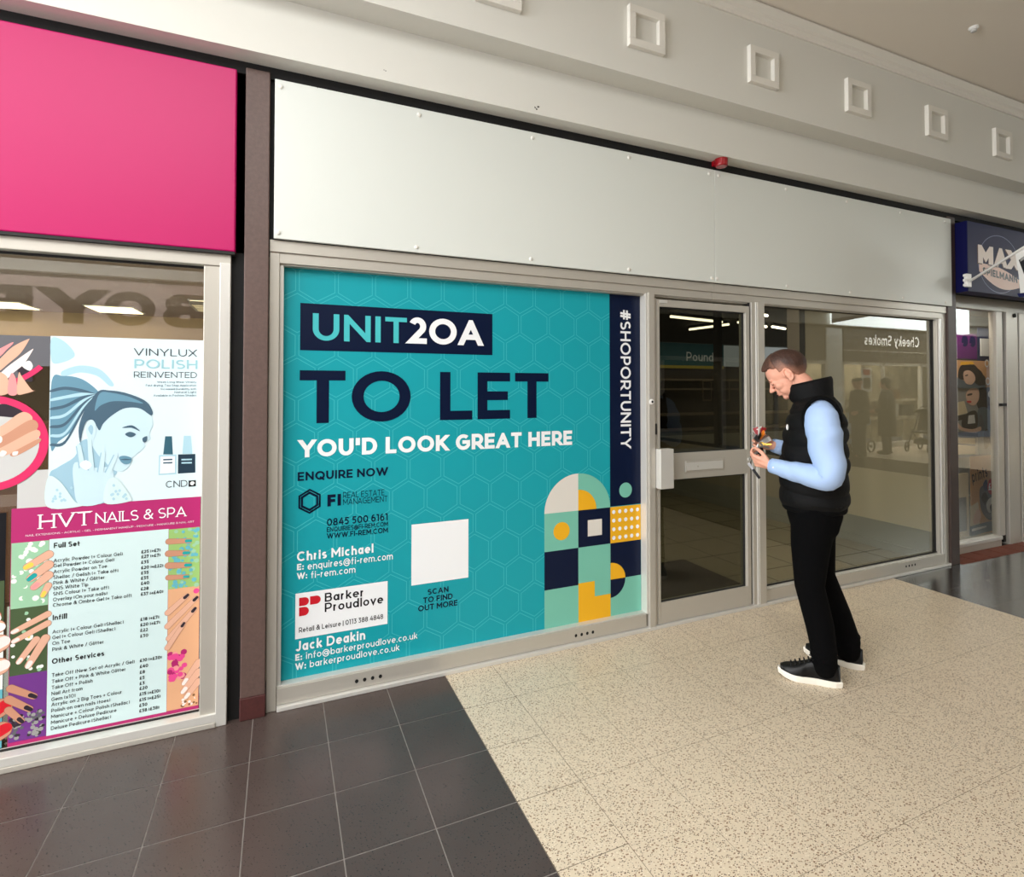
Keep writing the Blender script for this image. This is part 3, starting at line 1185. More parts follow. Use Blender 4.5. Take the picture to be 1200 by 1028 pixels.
pt('lettering', 'Jack Deakin', 'white_print', (346, 763.3), (428, 750), (346, 752.2), .19, 'white lettering')
# white squares
mb = MB()
a, b = fp(482.2, 615, YP), fp(548.8, 677, YP)
rect(mb, a.x, b.x, fp(482, 686.5, YP).z, a.z, 'white_print', YP - .0006)
part(mb, 'white_square', 'blank white square')
for s, bl, br in (('SCAN', (501.2, 697), (525.5, 694)), ('TO FIND', (496, 706.8), (530.4, 702.2)), ('OUT MORE', (490, 716.5), (536, 710))):
    pt('lettering', s, 'navy', bl, br, (bl[0], bl[1] - 6.2), .19, 'navy lettering')
a, b = fp(346.2, 696, YP), fp(454, 731, YP)
mb = MB()
rect(mb, a.x, b.x, fp(345.6, 749.6, YP).z, a.z, 'white_print', YP - .0006)
card = part(mb, 'agent_panel', 'white panel of the letting agent')
mb = MB()


def dshape(x0, x1, z0, z1):
    r = min((z1 - z0) / 2, (x1 - x0) * .6)
    pts = [(x0, YQ, z0), (x1 - r, YQ, z0)] + [(x1 - r + r * math.sin(t * PI / 12), YQ, (z0 + z1) / 2 - (z1 - z0) / 2 * math.cos(t * PI / 12)) for t in range(1, 12)] + [(x1 - r, YQ, z1), (x0, YQ, z1)]
    mb.poly(pts, 'red_print')


zA, zM, zB = fp(350.5, 701, YQ).z, fp(350.5, 711.3, YQ).z, fp(350.5, 722.5, YQ).z
xa, xb, xc_ = fp(350.5, 708, YQ).x, fp(362, 708, YQ).x, fp(375.8, 706, YQ).x
dshape(xa, xb, zM + .002, zA)
dshape(xa, xb, zB, zM - .004)
dshape(xb + .005, xc_, zM + .002, zA)
part(mb, 'agent_logo', 'three red rounded blocks')
pt('lettering', 'Barker', 'black_print', (380.6, 706), (426.5, 698.5), (380.6, 695.3), .16, 'black lettering')
pt('lettering', 'Proudlove', 'black_print', (380.6, 718), (449, 706.5), (380.6, 707), .16, 'black lettering')
pt('lettering', 'Retail & Leisure | 0113 388 4848', 'black_print', (350.3, 741.6), (449, 725.4), (350.3, 735.8), .15, 'small black lettering')

# ------------------------------------------------------------------ nail salon window
for nm, c, r in (('paper_pale', (206, 228, 228), .5), ('paper_blue', (214, 234, 240), .45), ('ink_dark', (40, 50, 58), .5), ('ink_pale', (150, 198, 208), .5), ('hair_blue', (96, 142, 164), .5), ('hair_dark', (62, 92, 112), .5),
                 ('hair_light', (168, 206, 220), .5), ('face_blue', (196, 222, 232), .5), ('face_shade', (152, 190, 208), .5), ('bottle_dark', (26, 52, 70), .4), ('bottle_cap', (44, 92, 110), .4),
                 ('magenta', (176, 30, 104), .5), ('rim_pink', (214, 34, 96), .45), ('skin_a', (222, 172, 146), .5), ('skin_b', (196, 140, 112), .5), ('skin_line', (150, 92, 70), .6), ('nail_yellow', (236, 206, 84), .3), ('nail_teal', (30, 160, 160), .3),
                 ('nail_pink', (236, 150, 150), .3), ('nail_dark', (48, 40, 50), .3), ('nail_french', (248, 228, 222), .3), ('leaf_green', (150, 196, 160), .6), ('leaf_dark', (64, 84, 48), .6), ('petal', (238, 240, 232), .6), ('purple_print', (108, 48, 132), .5),
                 ('bead_silver', (150, 150, 146), .5), ('bead_green', (150, 190, 110), .5), ('bead_blue', (96, 176, 190), .5), ('flower_pink', (226, 70, 140), .5), ('amber_print', (222, 168, 128), .5), ('grey_print', (92, 92, 98), .5),
                 ('salon_wall', (214, 190, 150), .8), ('salon_low', (70, 56, 44), .8), ('salon_ceiling', (160, 140, 128), .85), ('board_grey', (196, 196, 194), .6), ('wood_brown', (128, 86, 50), .6)):
    mat(nm, c, r)

w1 = struct(empty('window_1', (-2.2, 0, 0)), 'aluminium framed nail salon window hung with posters on the left', 'window')
mb = MB()
mb.box(-4.6, -1.003, -.025, .05, 2.036, 2.09, 'aluminium')
mb.box(-4.6, -1.045, -.03, .05, .022, .058, 'aluminium_bright')
mb.box(-4.6, -1.045, -.034, .05, .0, .022, 'aluminium')
mb.box(-1.110, -1.047, -.018, .05, .03, 2.036, 'aluminium')
mb.box(-1.047, -1.003, -.030, .05, .0, 2.05, 'aluminium_bright')
rel(mb.build('frame', bevel=.003), w1)
mb = MB()
mb.box(-4.6, -1.10, .060, .062, .05, 2.05, 'glass_salon')
rel(mb.build('pane'), w1)
mb = MB()
mb.box(-4.6, -1.11, .02, .029, 2.026, 2.036, 'rubber')
mb.box(-4.6, -1.11, .02, .029, .056, .064, 'rubber')
rel(mb.build('gasket'), w1)

# salon room
mb = MB()
mb.poly([(-6, .06, 2.5), (-.95, .06, 2.5), (-.95, 6.2, 2.5), (-6, 6.2, 2.5)], 'salon_ceiling')
struct(mb.build('ceiling.001'), 'ceiling inside the nail salon', 'ceiling')
mb = MB()
mb.poly([(-6, 6.2, 2.16), (-.95, 6.2, 2.16), (-.95, 6.2, 2.5), (-6, 6.2, 2.5)], 'salon_wall')
mb.poly([(-6, 6.2, 0), (-.95, 6.2, 0), (-.95, 6.2, 2.16), (-6, 6.2, 2.16)], 'salon_low')
mb.box(-6, -.95, 6.17, 6.2, 2.13, 2.17, 'salon_wall')
struct(mb.build('wall_back'), 'back wall of the nail salon', 'wall')
mb = MB()
mb.poly([(-.95, .1, 0), (-.95, 6.2, 0), (-.95, 6.2, 2.9), (-.95, .1, 2.9)], 'salon_wall')
mb.poly([(-6, .06, 0), (-6, 6.2, 0), (-6, 6.2, 2.5), (-6, .06, 2.5)], 'salon_wall')
struct(mb.build('wall_left'), 'side walls of the nail salon', 'wall')
mb = MB()
mb.poly([(-6, .3, 0.0), (-.95, .3, 0.0), (-.95, 6.2, 0.0), (-6, 6.2, 0.0)], 'paper_pale')
struct(mb.build('floor.001'), 'floor inside the nail salon', 'floor')
for i, (xa, xb, ya, yb) in enumerate(((-2.98, -2.5, 5.25, 5.85), (-4.4, -3.62, 5.3, 5.9), (-1.75, -1.2, 4.3, 4.9))):
    root = thing_at('ceiling_light', ((xa + xb) / 2, (ya + yb) / 2, 2.5), ['lit square ceiling panel inside the salon, middle of three', 'lit ceiling panel inside the salon, leftmost of three', 'louvred ceiling light inside the salon near its right wall'][i], 'ceiling light', 'ceiling lights in the salon')
    m_ = MB()
    m_.box(xa - .02, xb + .02, ya - .02, yb + .02, 2.488, 2.5, 'white_plastic')
    rel(m_.build('frame'), root)
    m_ = MB()
    m_.box(xa, xb, ya, yb, 2.482, 2.4885, 'panel_light')
    rel(m_.build('diffuser'), root)
    if i == 2:
        m_ = MB()
        for k in range(5):
            m_.box(xa + (xb - xa) * k / 4 - .012, xa + (xb - xa) * k / 4 + .012, ya, yb, 2.44, 2.482, 'aluminium')
            m_.box(xa, xb, ya + (yb - ya) * k / 4 - .012, ya + (yb - ya) * k / 4 + .012, 2.44, 2.482, 'aluminium')
        rel(m_.build('louvre'), root)

# ---- posters behind the salon glass
YB = .050
z2 = lambda x, y: (x / 3.425, 300 + y / 3.425)
z3 = lambda x, y: (x / 2.936, 570 + y / 2.936)
pol = thing_at('polish_poster', (-1.39, .05, 1.35), 'pale blue nail polish poster of a woman with a ponytail', 'poster')
mb = MB()
mb.box(-1.668, -1.117, YB, YB + .0015, 1.001, 1.705, 'paper_blue')
rel(mb.build('sheet'), pol)
mb = MB()


ZC = [0]


def zs(m, pts, lv=1, curve=True):
    ZC[0] += 1
    pshape(mb, [z2(*p) for p in pts], m, YB - .0004 * lv - 2e-6 * ZC[0], curve)


zs('hair_light', [(207, 330), (260, 345), (300, 400), (240, 430), (207, 420)], 1)
zs('hair_light', [(250, 462), (320, 440), (400, 455), (455, 512), (440, 522), (390, 482), (320, 468), (255, 484)], 1)
zs('hair_blue', [(395, 545), (330, 495), (255, 482), (207, 505), (204, 770), (235, 745), (290, 700), (340, 620), (388, 572)], 1)
for k in range(7):
    y0 = 515 + k * 36
    zs('hair_light' if k % 2 else 'hair_dark', [(388, 556), (330, 535 + k * 14), (260, y0 + 10), (206, y0 + 22), (206, y0 + 32), (262, y0 + 22), (332, 548 + k * 14)], 2)
zs('face_shade', [(322, 748), (300, 805), (230, 850), (198, 880), (192, 1004), (330, 1000), (430, 985), (450, 900), (470, 862), (430, 820), (370, 740)], 2)
zs('face_blue', [(472, 618), (540, 608), (600, 633), (613, 676), (606, 696), (598, 716), (604, 733), (585, 746), (580, 752), (580, 768), (560, 786), (548, 796), (530, 812), (524, 836), (506, 856), (480, 866), (450, 856), (425, 830), (392, 796), (362, 740), (380, 695), (420, 660)], 3)
zs('hair_dark', [(392, 545), (440, 540), (505, 550), (580, 580), (610, 618), (606, 640), (560, 612), (500, 612), (450, 640), (415, 672), (398, 700), (375, 660), (348, 664), (332, 702), (322, 750), (316, 690), (340, 620)], 4)
zs('hair_blue', [(400, 552), (450, 550), (520, 566), (575, 592), (520, 585), (450, 584), (405, 600), (380, 620)], 5)
zs('face_blue', [(345, 690), (358, 662), (380, 668), (386, 700), (372, 740), (352, 728)], 5)
zs('face_shade', [(354, 695), (364, 678), (374, 690), (368, 718)], 6)
zs('hair_dark', [(502, 716), (522, 706), (545, 716), (524, 728)], 6)
zs('hair_dark', [(490, 690), (530, 680), (562, 704), (528, 690)], 6)
zs('hair_dark', [(572, 732), (590, 724), (588, 744), (576, 748)], 6)
zs('hair_blue', [(478, 808), (500, 802), (528, 812), (522, 832), (500, 836), (484, 824)], 6)
zs('hair_dark', [(482, 818), (504, 814), (528, 818), (504, 820)], 7)
zs('face_blue', [(300, 830), (380, 850), (445, 850), (455, 900), (420, 985), (320, 1000), (296, 920)], 4)
for (p, q) in (((330, 850), (316, 762)), ((366, 860), (358, 738)), ((402, 868), (415, 790)), ((432, 872), (466, 800))):
    a_, b_ = fp(*z2(*p), YB), fp(*z2(*q), YB)
    d_ = Vector((b_.x - a_.x, b_.z - a_.z)).normalized()
    n_ = Vector((-d_.y, d_.x)) * .0115
    pts = [(a_.x + n_.x, a_.z + n_.y), (b_.x + n_.x * .7, b_.z + n_.y * .7), (b_.x + d_.x * .01, b_.z + d_.y * .01), (b_.x - n_.x * .7, b_.z - n_.y * .7), (a_.x - n_.x, a_.z - n_.y)]
    mb.poly([(x, YB - .0024, z) for x, z in pts], 'face_blue')
    pts = [(a_.x + n_.x * 1.0, a_.z + n_.y), (b_.x + n_.x * .8, b_.z + n_.y * .8), (b_.x + n_.x * .5, b_.z + n_.y * .5), (a_.x + n_.x * .6, a_.z + n_.y * .6)]
    mb.poly([(x, YB - .0026, z) for x, z in pts], 'face_shade')
zs('white_print', [(320, 838), (345, 820), (368, 840), (345, 858)], 7)
zs('paper_pale', [(192, 890), (240, 905), (300, 985), (330, 1004), (190, 1008)], 5)
zs('paper_pale', [(430, 905), (470, 895), (520, 960), (520, 985), (420, 992)], 5)
for k in range(22):
    random.seed(k)
    x_, y_ = (random.uniform(200, 290), random.uniform(930, 995)) if k % 2 else (random.uniform(440, 510), random.uniform(915, 978))
    zs('hair_light', [(x_ - 6, y_), (x_, y_ - 6), (x_ + 6, y_), (x_, y_ + 6)], 6)
art = rel(mb.build('portrait_print'), pol)
tag(art, 'blue tinted portrait of a woman with a ponytail')
mb = MB()
zs('bottle_cap', [(663, 724), (690, 724), (694, 797), (655, 797)], 1, False)
zs('hair_light', [(638, 800), (708, 797), (708, 876), (636, 880)], 1, False)
zs('white_print', [(644, 806), (702, 804), (702, 870), (642, 874)], 2, False)
zs('hair_light', [(738, 722), (766, 722), (772, 795), (732, 795)], 1, False)
zs('bottle_dark', [(715, 797), (784, 795), (784, 870), (714, 874)], 1, False)
for yy in (815, 828):
    zs('hair_dark', [(655, yy), (692, yy - 1), (692, yy + 5), (655, yy + 6)], 3, False)
    zs('hair_light', [(728, yy), (770, yy - 1), (770, yy + 5), (728, yy + 6)], 3, False)
rel(mb.build('bottle_print'), pol)
YBQ = YB - .0012
for s, bl, br, top, m, w in (('VINYLUX', (537, 402), (790, 402), (537, 370), 'ink_dark', .10), ('POLISH', (539, 452), (792, 453), (539, 414), 'ink_pale', .14), ('REINVENTED', (537, 489), (790, 489), (537, 464), 'ink_dark', .10),
                             ('Week Long Wear Vitality', (630, 511), (788, 509), (630, 502), 'hair_dark', .12), ('Fast drying, Two Step Application', (585, 524), (788, 524), (585, 515), 'hair_dark', .12), ('Increased Durability with', (645, 539), (788, 537), (645, 530), 'hair_dark', .12),
                             ('Natural Light', (700, 551), (788, 550), (700, 543), 'hair_dark', .12), ('Available in Fashion Shades', (615, 565), (788, 563), (615, 556), 'hair_dark', .12), ('CND', (665, 930), (752, 926), (665, 904), 'ink_dark', .10)):
    pt('lettering', s, m, z2(*bl), z2(*br), z2(*top), w, None, pol, YBQ)
mb = MB()
zs('black_print', [(757, 902), (786, 900), (786, 924), (757, 927)], 2, False)
pt_c = z2(771, 918)
rel(mb.build('square_logo'), pol)
pt('lettering', 'e', 'white_print', z2(763, 921), z2(781, 920), z2(763, 899), .2, None, pol, YB - .0016)

# ---- price list
pr = thing_at('price_list', (-1.45, .05, .5), 'tall magenta bordered salon price list with small hand photographs', 'price list')
mb = MB()
mb.box(-1.784, -1.121, YB + .0002, YB + .0015, .035, 1.003, 'magenta')
rel(mb.build('sheet'), pr)
mb = MB()
rect(mb, -1.661, -1.243, .07, .868, 'paper_pale', YB - .0003)
rel(mb.build('menu_panel'), pr)
pt('lettering', 'HVT', 'white_print', z3(134, 148), z3(312, 132), z3(134, 98), .115, None, pr, YBQ, serif=True)
pt('lettering', 'NAILS & SPA', 'white_print', z3(328, 128), z3(640, 103), z3(328, 92), .11, None, pr, YBQ, serif=True, track=.1)
pt('lettering', 'NAIL EXTENSIONS - ACRYLIC - GEL - PERMANENT MAKEUP - PEDICURE - MANICURE & NAIL ART', 'white_print', z3(88, 176), z3(668, 122), z3(88, 167), .10, None, pr, YBQ)


def capsule2(mb_, p, q, r, m, y, r2=None):
    p, q = Vector(p), Vector(q)
    r2 = r2 or r
    d_ = (q - p).normalized()
    a0 = math.atan2(d_.y, d_.x)
    pts = [(p.x + r * math.cos(a0 + PI / 2 + PI * k / 8), p.y + r * math.sin(a0 + PI / 2 + PI * k / 8)) for k in range(9)]
    pts += [(q.x + r2 * math.cos(a0 - PI / 2 + PI * k / 8), q.y + r2 * math.sin(a0 - PI / 2 + PI * k / 8)) for k in range(9)]
    mb_.poly([(a, y, b) for a, b in pts], m)


def hand_photo(par, x0, x1, za, zb, bg, fingers, skin, nails, extra=(), label=None, y=YB):
    """printed picture of fingers: coordinates in the unit square of the picture"""
    m_ = MB()
    sx, sz = x1 - x0, zb - za
    tr = lambda p: (x0 + p[0] * sx, za + p[1] * sz)
    rect(m_, x0, x1, za, zb, bg, y - .0003)
    for kk, (c_, r_, mm) in enumerate(extra):
        cc = tr(c_)
        disc(m_, (min(max(cc[0], x0 + r_ * sx), x1 - r_ * sx), cc[1]), r_ * sx, mm, y - .0005 - 4e-6 * kk, None, 10)
    for k, (p, q, r_) in enumerate(fingers):
        a_, b_ = tr(p), tr(q)
        capsule2(m_, a_, b_, r_ * sx * 1.08, 'skin_line', y - .0010 - .00012 * k, r_ * sx * .86)
        capsule2(m_, a_, b_, r_ * sx, skin, y - .00104 - .00012 * k, r_ * sx * .8)
        nm = nails[k % len(nails)]
        if nm:
            v = Vector(b_) - Vector(a_)
            v.normalize()
            t0 = Vector(b_) - v * r_ * sx * .9
            capsule2(m_, t0, Vector(b_) + v * r_ * sx * .35, r_ * sx * .58, nm, y - .00108 - .00012 * k, r_ * sx * .5)
    o_ = rel(m_.build('nail_photo'), par)
    if label:
        tag(o_, label)
    return o_


random.seed(3)
beads = lambda n, ms, x0, x1, y0, y1, r=.05: [((random.uniform(x0, x1), random.uniform(y0, y1)), r * random.uniform(.7, 1.2), random.choice(ms)) for _ in range(n)]
XL0, XL1, XR0, XR1 = -1.782, -1.662, -1.242, -1.122
zz = [.865, .602, .335, .072]
hand_photo(pr, XL0, XL1, zz[1], zz[0], 'leaf_green', [((1, .78), (.42, .62), .13), ((1, .62), (.52, .44), .14), ((1, .46), (.62, .30), .13), ((1, .3), (.86, .16), .1)], 'skin_a', ['nail_yellow', 'nail_teal', 'nail_pink', 'nail_yellow'],
           beads(50, ['petal', 'leaf_green', 'petal'], .05, .95, .03, .97, .08), 'picture of pastel nails over pale leaves')
hand_photo(pr, XL0, XL1, zz[2], zz[1], 'leaf_dark', [((1.0, .86), (.1, .66), .1), ((1, .72), (.12, .52), .1), ((.95, .5), (.5, .12), .12), ((.7, .5), (.25, .2), .1)], 'skin_a', ['nail_french'],
           beads(26, ['leaf_dark', 'leaf_green', 'petal'], .05, .95, .03, .97, .06) + [((.5, .55), .12, 'petal'), ((.5, .55), .04, 'nail_yellow')], 'picture of hands with daisies')
hand_photo(pr, XL0, XL1, zz[3], zz[2], 'purple_print', [((.05, .82), (.66, .64), .12), ((.0, .66), (.55, .46), .12), ((.0, .5), (.34, .3), .11)], 'skin_b', ['nail_dark'],
           beads(70, ['bead_silver', 'grey_print', 'bead_silver', 'nail_dark'], .05, .95, .02, .42, .06), 'picture of dark glitter nails on purple')
hand_photo(pr, XR0, XR1, zz[1], zz[0], 'bead_green', [((0, .8), (.66, .78), .1), ((0, .6), (.6, .58), .11), ((0, .4), (.66, .37), .11), ((0, .2), (.6, .18), .09)], 'skin_b', ['nail_teal'],
           beads(90, ['bead_green', 'bead_blue', 'bead_blue', 'leaf_green'], .05, .95, .02, .98, .07), 'picture of teal nails on beads')
hand_photo(pr, XR0, XR1, zz[2], zz[1], 'amber_print', [((.05, .2), (.85, .62), .1), ((.0, .4), (.9, .8), .1), ((.0, .62), (.6, .86), .1), ((.0, .05), (.5, .4), .09)], 'skin_a', ['nail_dark'],
           [((.9, .92), .1, 'flower_pink')], 'picture of long dark tipped nails')
hand_photo(pr, XR0, XR1, zz[3], zz[2], 'amber_print', [((1, .72), (.55, .42), .12), ((1, .56), (.52, .28), .12), ((1, .4), (.62, .18), .11)], 'skin_a', ['nail_french'],
           beads(40, ['flower_pink', 'nail_pink', 'flower_pink', 'magenta'], .05, .55, .45, .95, .1) + beads(20, ['amber_print', 'wood_brown', 'nail_french'], .4, .95, .03, .2, .05), 'picture of a pale manicure beside a pink flower')


def menu_text(s, x, zb, cap, m='black_print', w=.15, fit=None):
    polys, W = layout(s, w)
    return rel(text3('lettering', s, m, (x, YBQ, zb), (1, 0, 0), (0, 0, 1), fit or W * cap * .90, cap, w), pr)


MENU = [
    (213, 'Full Set', None), (262, 'Acrylic Powder (+ Colour Gel)', '£25 (+£7)'), (280, 'Gel Powder (+ Colour Gel)', '£27 (+£7)'), (300, 'Acrylic Powder on Toe', '£35'), (320, 'Shellac / Gelish (+ Take off)', '£20 (+£22)'),
    (339, 'Pink & White / Glitter', '£35'), (358, 'SNS White Tip', '£35'), (377, 'SNS Colour (+ Take off)', '£40'), (397, 'Overlay (On your nails)', '£28'), (416, 'Chrome & Ombre Gel (+ Take off)', '£37 (+£40)'),
    (462, 'Infill', None), (508, 'Acrylic (+ Colour Gel) (Shellac)', '£18 (+£7)'), (528, 'Gel (+ Colour Gel) (Shellac)', '£20 (+£7)'), (548, 'On Toe', '£22'), (569, 'Pink & White / Glitter', '£30'),
    (613, 'Other Services', None), (658, 'Take Off (New Set of Acrylic / Gel)', '£10 (+£30)'), (680, 'Take Off + Pink & White Glitter', '£40'), (701, 'Take Off + Polish', '£8'), (722, 'Nail Art from', '£5'),
    (742, 'Gem (x10)', '£3'), (760, 'Acrylic on 2 Big Toes + Colour', '£20'), (781, 'Polish on own nails (toes)', '£15 (+£10)'), (802, 'Manicure + Colour Polish (Shellac)', '£15 (+£25)'), (822, 'Manicure + Deluxe Pedicure', '£30'), (842, 'Deluxe Pedicure (Shellac)', '£38 (£38)')]
for b_, s, price in MENU:
    zb_ = fp(*z3(186 - (b_ - 200) * .035, b_), YBQ).z
    if price is None:
        menu_text(s, -1.646, zb_, .0215, w=.19)
    else:
        menu_text(s, -1.646, zb_, .0148, w=.14)
        menu_text(price, -1.343, zb_, .0140, w=.2)

# ---- round and tall nail photographs further left
rp = thing_at('nail_poster', (-1.84, .05, 1.6), 'grey nail poster with a curved pink lower edge at the top left', 'poster')
mb = MB()
ex = fp(60, 395, YB).x - .002
circ = lambda cx_, cz, r, a0, a1, n=24: [(cx_ + r * math.cos(math.radians(a0 + (a1 - a0) * i / n)), cz + r * math.sin(math.radians(a0 + (a1 - a0) * i / n))) for i in range(n + 1)]
c0 = (-1.90, 1.70)
edge = circ(c0[0], c0[1] + .06, .27, 200, 318)
pts = [(-2.2, 1.703)] + edge + [(ex, edge[-1][1]), (ex, 1.703)]
mb.poly([(a, YB, b) for a, b in pts], 'grey_print')
mb.poly([(a, YB + .0015, b) for a, b in pts], 'grey_print')
rel(mb.build('sheet'), rp)
mb = MB()
e0, e1 = circ(c0[0], c0[1] + .06, .262, 200, 318), circ(c0[0], c0[1] + .06, .282, 200, 318)
for i in range(24):
    mb.poly([(e0[i][0], YB - .0005, e0[i][1]), (e0[i + 1][0], YB - .0005, e0[i + 1][1]), (e1[i + 1][0], YB - .0005, e1[i + 1][1]), (e1[i][0], YB - .0005, e1[i][1])], 'rim_pink')
rel(mb.build('rim', ), rp)
mb = MB()
qx = lambda x, y: (x / 5.414, 390 + y / 5.41)
for pts in ([(-60, 130), (0, 100), (75, 62), (82, 70), (40, 110), (0, 150), (-60, 180)], [(-60, 220), (0, 165), (80, 90), (175, 42), (182, 50), (130, 130), (60, 190), (0, 240), (-60, 270)], [(-60, 330), (20, 240), (110, 170), (200, 108), (206, 114), (150, 200), (90, 250), (0, 330)],
            [(-60, 260), (0, 250), (50, 290), (50, 385), (-60, 385)], [(55, 300), (75, 255), (100, 290), (108, 388), (52, 388)], [(112, 300), (122, 250), (140, 280), (200, 360), (222, 366), (160, 386), (110, 388)]):
    k = len(mb.f)
    pshape(mb, [qx(*p) for p in pts], ['nail_pink', 'skin_a', 'nail_french'][k % 3] if k < 3 else ['skin_a', 'nail_pink', 'skin_a'][k % 3], YB - .0006 - .0001 * k, True, 5)
pshape(mb, [qx(*p) for p in [(110, 240), (160, 215), (205, 280), (200, 310), (150, 300)]], 'nail_dark', YB - .0004)
pshape(mb, [qx(*p) for p in [(140, 200), (185, 178), (208, 210), (190, 240), (150, 222)]], 'petal', YB - .0005)
rel(mb.build('hand_print'), rp)

rp = thing_at('nail_poster.001', (-1.9, .05, 1.26), 'round pink rimmed nail photograph, cut off by the left edge', 'poster')
cc = fp(-14, 520, YB)
r_ = fp(57, 520, YB).x - cc.x
mb = MB()
disc(mb, (cc.x, cc.z), r_, 'rim_pink', YB, None, 48)
disc(mb, (cc.x, cc.z), r_, 'rim_pink', YB + .0015, None, 48)
rel(mb.build('rim'), rp)
mb = MB()
disc(mb, (cc.x, cc.z), r_ - .03, 'board_grey', YB - .0003, None, 48)
pshape(mb, [(0, 474), (14, 476), (27, 483), (20, 489), (0, 488), (-20, 486)], 'nail_dark', YB - .0005)
for k, pts in enumerate(([(-20, 505), (0, 500), (26, 483), (38, 492), (15, 508), (-20, 522)], [(-20, 522), (5, 510), (36, 492), (44, 502), (18, 520), (-20, 536)], [(-10, 532), (14, 518), (42, 504), (46, 512), (24, 526), (5, 534)], [(12, 532), (26, 524), (46, 514), (46, 519), (28, 530), (16, 535)])):
    pshape(mb, pts, 'skin_a' if k % 2 == 0 else 'skin_b', YB - .0006 - .0001 * k)
for k, pts in enumerate(([(2, 528), (8, 530), (4, 535), (-1, 534)], [(15, 530), (21, 529), (20, 533), (15, 534)], [(-4, 512), (2, 512), (2, 518), (-4, 520)])):
    pshape(mb, pts, 'nail_french', YB - .0012)
rel(mb.build('hand_print'), rp)

rp = thing_at('nail_poster.002', (-1.9, .05, .5), 'tall strip of hand photographs left of the price list', 'poster')
mb = MB()
mb.box(-2.3, -1.80, YB, YB + .0015, .05, .99, 'black_print')
rel(mb.build('sheet'), rp)
hand_photo(rp, -2.0, -1.802, .52, .72, 'leaf_dark', [((.0, .7), (.8, .3), .2), ((.0, .3), (.9, .1), .16)], 'skin_a', ['petal'], beads(20, ['leaf_green', 'petal', 'leaf_dark'], .1, .9, .3, .95, .08))
hand_photo(rp, -2.0, -1.802, .29, .52, 'petal', [((.2, .5), (.95, .8), .2), ((.2, .2), (.95, .4), .2)], 'skin_a', ['nail_french'])
hand_photo(rp, -2.0, -1.802, .06, .29, 'bead_blue', [((.4, .4), (1, .7), .2), ((.5, .1), (1, .3), .2)], 'skin_b', ['red_print'])
rp = thing_at('display_card', (-1.73, .06, 1.05), 'plain pale grey card between the round nail photo and polish poster', 'card')
mb = MB()
a, b = fp(21, 560, .056), fp(57, 610, .056)
mb.box(a.x, b.x + .03, .052, .054, 1.0, fp(21, 552, .056).z, 'board_grey')
rel(mb.build('card'), rp)
# salon shelf seen between the posters
rp = thing_at('wooden_stool', (-1.99, .7, 0), 'brown wooden salon chair back seen between the posters', 'chair')
mb = MB()
mb.box(-2.2, -1.78, .62, .66, .45, 1.33, 'wood_brown')
rel(mb.build('backrest', bevel=.02), rp)
mb = MB()
mb.box(-2.2, -1.78, .66, 1.06, .42, .48, 'wood_brown')
rel(mb.build('seat', bevel=.01), rp)
for (x_, y_) in ((-2.18, .64), (-1.82, .64), (-2.18, 1.02), (-1.82, 1.02)):
    mb = MB()
    mb.box(x_, x_ + .03, y_, y_ + .03, 0, .43, 'wood_brown')
    rel(mb.build('leg'), rp)

# ------------------------------------------------------------------ photo shop on the right
for nm, c, r in (('shop_purple', (96, 12, 104), .5), ('shop_navy', (44, 54, 92), .5), ('shop_back', (92, 84, 70), .8), ('peach_print', (206, 158, 110), .5), ('cream_print', (222, 206, 172), .5), ('sweater', (96, 108, 116), .6), ('dark_hair', (48, 40, 36), .6),
                 ('face_print', (226, 188, 164), .5), ('notice_white', (226, 226, 222), .5), ('logo_pink', (226, 188, 172), .45), ('logo_white', (238, 224, 214), .45), ('logo_line', (84, 96, 146), .45)):
    mat(nm, c, r)
sg = thing_at('shop_sign', (5.6, -.07, 2.306), 'navy photo shop sign board with a round logo at the right', 'sign')
mb = MB()
mb.box(4.516, 9.0, -.11, -.0, 2.306, 2.905, 'navy_sign')
rel(mb.build('sign_board', bevel=.004), sg)
mb = MB()
mb.box(4.513, 4.516, -.108, -.0, 2.308, 2.903, 'navy_side')
rel(mb.build('end_panel'), sg)
YS = -.1108
mb = MB()
cL, cR = fp(1144.5, 306, YS), fp(1193.5, 306, YS)
cz = fp(1168, 309.5, YS).z
ccx, rr = (cL.x + cR.x) / 2 + .02, (cR.x - cL.x) / 2
for i in range(48):
    a0, a1 = 2 * PI * i / 48, 2 * PI * (i + 1) / 48
    mb.poly([(ccx + r * math.cos(a), YS, cz + r * math.sin(a) * .78) for r, a in ((rr, a0), (rr, a1), (rr * .975, a1), (rr * .975, a0))], 'logo_line')
# curved lozenge behind the lower word
top = [(ccx - rr * .96 + 2 * rr * .96 * t, cz - .015 - .10 * t + .035 * math.sin(PI * t)) for t in [i / 16 for i in range(17)]]
bot = [(ccx - rr * .96 + 2 * rr * .96 * t, cz - .085 - .10 * t - .075 * math.sin(PI * t)) for t in [i / 16 for i in range(17)]]
for i in range(16):
    mb.poly([(top[i][0], YS - .0006, top[i][1]), (top[i + 1][0], YS - .0006, top[i + 1][1]), (bot[i + 1][0], YS - .0006, bot[i + 1][1]), (bot[i][0], YS - .0006, bot[i][1])], 'logo_pink')
rel(mb.build('logo_ring'), sg)
